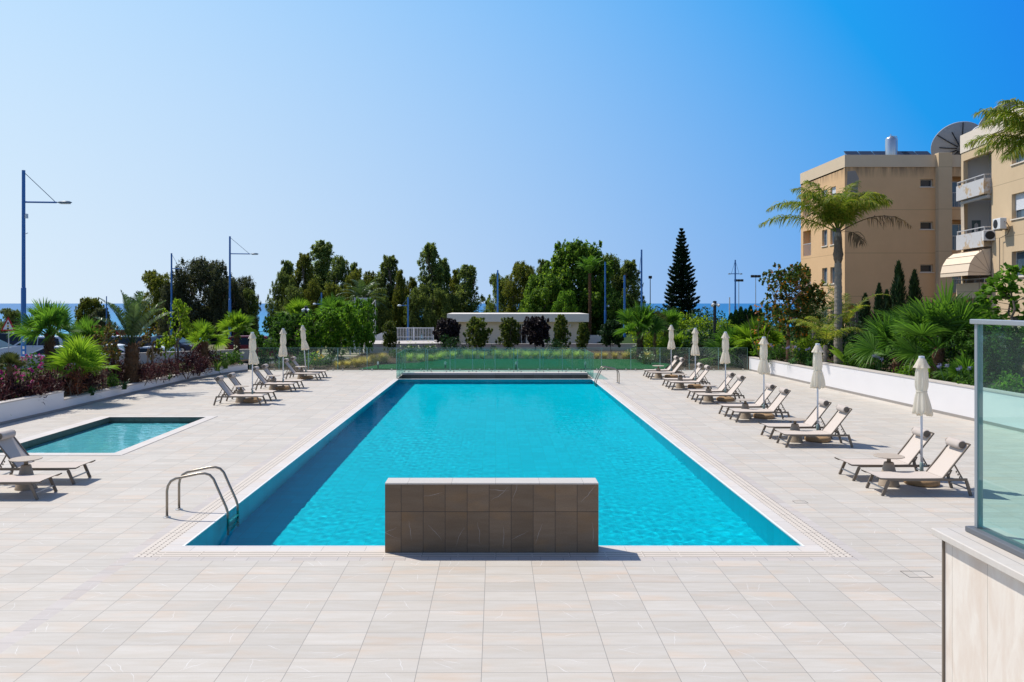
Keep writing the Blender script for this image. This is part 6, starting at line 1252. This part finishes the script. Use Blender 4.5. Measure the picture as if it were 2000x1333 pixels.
mb = MB(); h_ = Z(455, 35) - wz; mb.lathe([(.145, h_ - 1.3), (.175, h_ - 1.12), (.185, h_ - .95), (.18, h_ - .75), (.165, h_ - .55), (.15, h_ - .3), (.12, h_ - .05), (.10, h_ + .2)], 14, (0, 0), True, lambda i, a: 1 + .18 * math.sin(4 * a + i * 1.7)); obj('leaf_base_sheath', mb, m_bark, m_, True)
feather_palm('queen_palm', 'palm out of frame whose fronds hang before the ochre wing', (X(2062, 21), 21, wz), Z(296, 21) - wz, .22, .16,
    [(186, 42, 2.3, 1.5), (178, 20, 2.1, 1.25), (170, 55, 2.4, 1.6), (200, 8, 1.9, 1.0), (160, 30, 2.2, 1.3), (190, 62, 2.2, 1.5), (90, 50, 2.3, 1.4), (0, 50, 2.3, 1.4), (40, 60, 2.3, 1.3), (300, 55, 2.3, 1.4), (250, 35, 2.2, 1.3), (220, 50, 2.2, 1.5), (130, 60, 2.2, 1.4)], G_queen, m_palegrey, 9, scales=False, ring=True, lw=.032, ll=.62, vee=.05, droopl=1.1, plume=.35, nl=90)
feather_palm('young_palm', 'young feathery palm with drooping yellow-green fronds at the queen palm foot', gw(1612, 33.6), 1.05, .10, .08, [(i * 51, 80 - i * 5, 2.0, 1.9) for i in range(9)], G_queen, m_palegrey, 10, scales=False, lw=.028, ll=.42, vee=.1, droopl=.9, plume=.2, nl=44)
feather_palm('young_palm', 'second young palm whose low frond arches before the tan block', gw(1648, 37), 1.6, .10, .08, [(5, 62, 3.0, 1.7), (60, 80, 2.0, 1.2), (170, 70, 2.4, 1.5), (120, 75, 2.2, 1.4), (300, 65, 1.8, 1.5), (230, 60, 1.8, 1.6), (200, 78, 2.6, 1.0)], G_queen, m_palegrey, 11, scales=False, lw=.030, ll=.4, vee=.3, droopl=.5, plume=.2, nl=44)
feather_palm('young_palm', 'bushy feathery palm between orange-leaved tree and queen palm', gw(1590, 40), 1.5, .13, .1, [(i * 57, 84 - i * 5, 2.5, 1.4) for i in range(13)], G_date, m_palegrey, 12, scales=False, lw=.04, ll=.5, vee=.2, droopl=.6, plume=.25, nl=46)
tree('orange', 'orange_leaved_tree', 'tree with orange-tinged leaves and red-brown trunk behind the white wall', 'tree', gw(1541, 37.6), .4, (.98, .98, 1.03), None, G_orange)
for k, (px, py, Y) in enumerate(((1486, 600, 39), (1502, 552, 39.5))): pass
mb = MB(); rg = np.random.default_rng(5)
tw_ = thing('bare_sapling', 'thin bare twigs with a few orange leaves beside the orange-leaved tree', 'sapling', (X(1492, 39), 39, 0.3)); 
for (dx, h) in ((-.25, 3.1), (.2, 3.6), (-.5, 2.6), (.45, 3.0)): limb(mb, (0, 0, -.2), (dx * 1.6, .1, h * .98), .022, .006, rg, .06, 5, 5)
obj('trunk', mb, m_bark, tw_); mb = MB(); [blob(mb, rg, (rg.uniform(-.5, .6), .1, rg.uniform(1.0, 3.0)), .2, 5, .13, .10, .2) for _ in range(11)]; obj('crown', mb, G_orangef, tw_)
cyp_ = [(1755, 46, 513, 1.0, 'tallest cypress before the shaded tan wall'), (1786, 46.5, 530, 1.05, 'second cypress before the shaded tan wall'), (1690, 43, 575, .82, 'lower solitary cypress by the ground-floor window'), (1717, 44, 556, .8, 'slim cypress paired with another near the arching frond'), (1732, 45, 568, .85, 'shorter of the slim cypress pair')]
for i, (px, Y, pt, wk, lab) in enumerate(cyp_): h = Z(pt, Y) - wz; cypress(i % 2, lab, gw(px, Y), (wk * 1.45, wk * 1.45, h / 3.2), 'cypresses before the tan block')
fanpalm(0, 'fan_palm', 'big fan palm with orange-brown trunk behind the closest parasol', gw(1832, 27.5), 1.25, .19, (111, 15, 2.0, 44, 5, 84), G_fan, m_redbark, rz=.8, cscale=1.0); fanpalm(0, 'fan_palm', 'wide low fan palm overhanging the white wall', gw(1752, 30), .80, .17, (112, 14, 1.8, 44, 14, 80), G_fan, m_redbark, rz=1.5, cscale=1.0)
fanpalm(0, 'fan_palm', 'fan palm with dark trunk behind the two big ones', gw(1800, 31.5), 1.35, .16, (113, 15, 1.9, 44, 5, 84), G_fan, rz=2.2, cscale=1.0); fanpalm(0, 'fan_palm', 'grey-green stiff fan palm below the awning', gw(1888, 32), 1.55, .15, (114, 18, 1.5, 26, 0, 80), G_date, rz=.2, cscale=1.0)
fanpalm(0, 'fan_palm', 'small fan palm low at the glass screen edge', gw(1888, 25.4), .35, .1, (115, 14, 1.1, 22, 10, 80), G_fan, rz=.9, cscale=.9)
tree('hibiscus', 'leafy_tree', 'broad-leaved shrub tree rising above the glass screen', 'tree', (X(1990, 26), 26, wz), 1.0, (1.75, 1.75, 1.22), None, G_bright)
tree('fruit', 'garden_tree', 'dark green leafy tree seen through the glass screen', 'tree', (X(1935, 25.5), 25.5, wz), 2.0, (.75, .75, .62), None, G_mid)
gl_ = [(1500, 39, .75, 'green', 'green bush under the bare twigs'), (1525, 38.2, .8, 'green', 'green bush at the red-brown trunk'), (1560, 36.8, .8, 'green', 'green bush past the red-brown trunk'), (1575, 38.5, 1.0, 'lime', 'lime bush between trunk and young palm'), (1592, 36.2, .7, 'green', 'green bush before the fifth parasol canopy'), (1640, 33.2, .55, 'low', 'fine-leaved low bush at the queen palm foot'), (1660, 36.5, 1.2, 'darkb', 'dark leafy bush beside the queen palm trunk'), (1665, 33, .7, 'greenb', 'bright bush past the queen palm trunk'), (1690, 31.4, .7, 'low', 'fine bush along the white wall top'), (1712, 30.4, .7, 'green', 'green bush under the wide low fan palm'), (1735, 32, .9, 'darkb', 'dark bush behind the wide low fan palm'), (1775, 28.3, .65, 'greenb', 'bright bush below the dark fan palm trunk'), (1800, 27.6, .6, 'low', 'fine bush behind the closest parasol top'), (1850, 26.2, .75, 'green', 'green bush at the orange-brown palm trunk'), (1872, 27.8, .95, 'darkb', 'dark bush past the orange-brown palm trunk'), (1885, 25.2, .6, 'green', 'green bush at the wall close to the glass screen'), (1915, 24.2, .8, 'green', 'green bush seen through the glass screen edge'), (1945, 23.6, .8, 'low', 'fine bush seen through the glass screen'), (1980, 23.0, .8, 'greenb', 'bright bush seen through the glass screen'), (1880, 36, 1.5, 'green', 'bush mass below the ochre wing balconies'), (1915, 34, 1.6, 'darkb', 'dark bush mass at the ochre wing foot'), (1960, 33, 1.5, 'green', 'bush mass behind the broad-leaved shrub tree'), (1700, 40, 1.3, 'darkb', 'dark bush mass before the cypresses'), (1745, 38, 1.5, 'green', 'green bush mass between cypresses and fan palms'), (1620, 42, 1.5, 'darkb', 'dark bush mass behind the young feathery palm'), (1575, 44, 1.6, 'darkb', 'dark bush mass behind the orange-leaved tree'), (1510, 46, 1.3, 'lime', 'yellowish shrub behind the bare twigs'), (1800, 36, 1.6, 'darkb', 'dark bush mass behind the fan palms')]
for px, Y, s_, key, lab in gl_: bush(key, {'lime': 'yellow_green_shrub', 'darkb': 'dark_bush'}.get(key, 'green_bush'), lab, gw(px, Y), s_, px * .31)
for px, Y, lab in ((1498, 38.2, 'beside the fourth parasol'), (1548, 36.2, 'at the red-brown trunk'), (1580, 35.2, 'before the young palm stems'), (1722, 29.7, 'at the white wall under the fan palm'), (1855, 25.4, 'near the closest parasol'), (1893, 24.5, 'at the glass screen post')): agap('blue-flowered agapanthus ' + lab, gw(px, Y), .95, px, 'agapanthus behind the white wall')
for px, Y, lab in ((1700, 30.7, 'in front of the wide low fan palm'), (1870, 25.6, 'between parasol and glass screen')): tuft('straplime', 'strappy_plant', 'yellow-green strap-leaved plant ' + lab, gw(px, Y), 1.2, px)
def banana(label, loc, rz, sc):
    t = thing('broad_leaved_plant', label, 'plant', loc, rz, None, sc); rg = np.random.default_rng(int(rz * 10)); mb = MB(); K = 8
    for i in range(7):
        a = i * 2.4; el = R(80 - 7 * i); hd = np.array([math.cos(a), math.sin(a), 0]); sd = np.array([-math.sin(a), math.cos(a), 0]); p = np.zeros(3); P = np.zeros((1, K, 2, 3)); w = [.015, .02, .03, .14, .19, .18, .12, .01]
        for k in range(K): P[0, k, 0] = p - sd * w[k]; P[0, k, 1] = p + sd * w[k]; p = p + (hd * math.cos(el) + np.array([0, 0, 1]) * math.sin(el)) * .2; el -= .13
        mb.strips(P)
    obj('foliage', mb, G_bright, t); mb = MB(); mb.tube([(0, 0, -.1), (0, 0, .3)], .06, 8); obj('stem', mb, G_strap, t)
banana('paddle-leaved plant beside the queen palm trunk', gw(1655, 34), 1.0, 1.0); banana('paddle-leaved plant behind the closest parasol', gw(1815, 28.6), 2.0, .9)
bush('yellowf', 'flowering_bush', 'bush with orange-yellow blossoms at the bare twigs', gw(1487, 41), .9, 1.0)
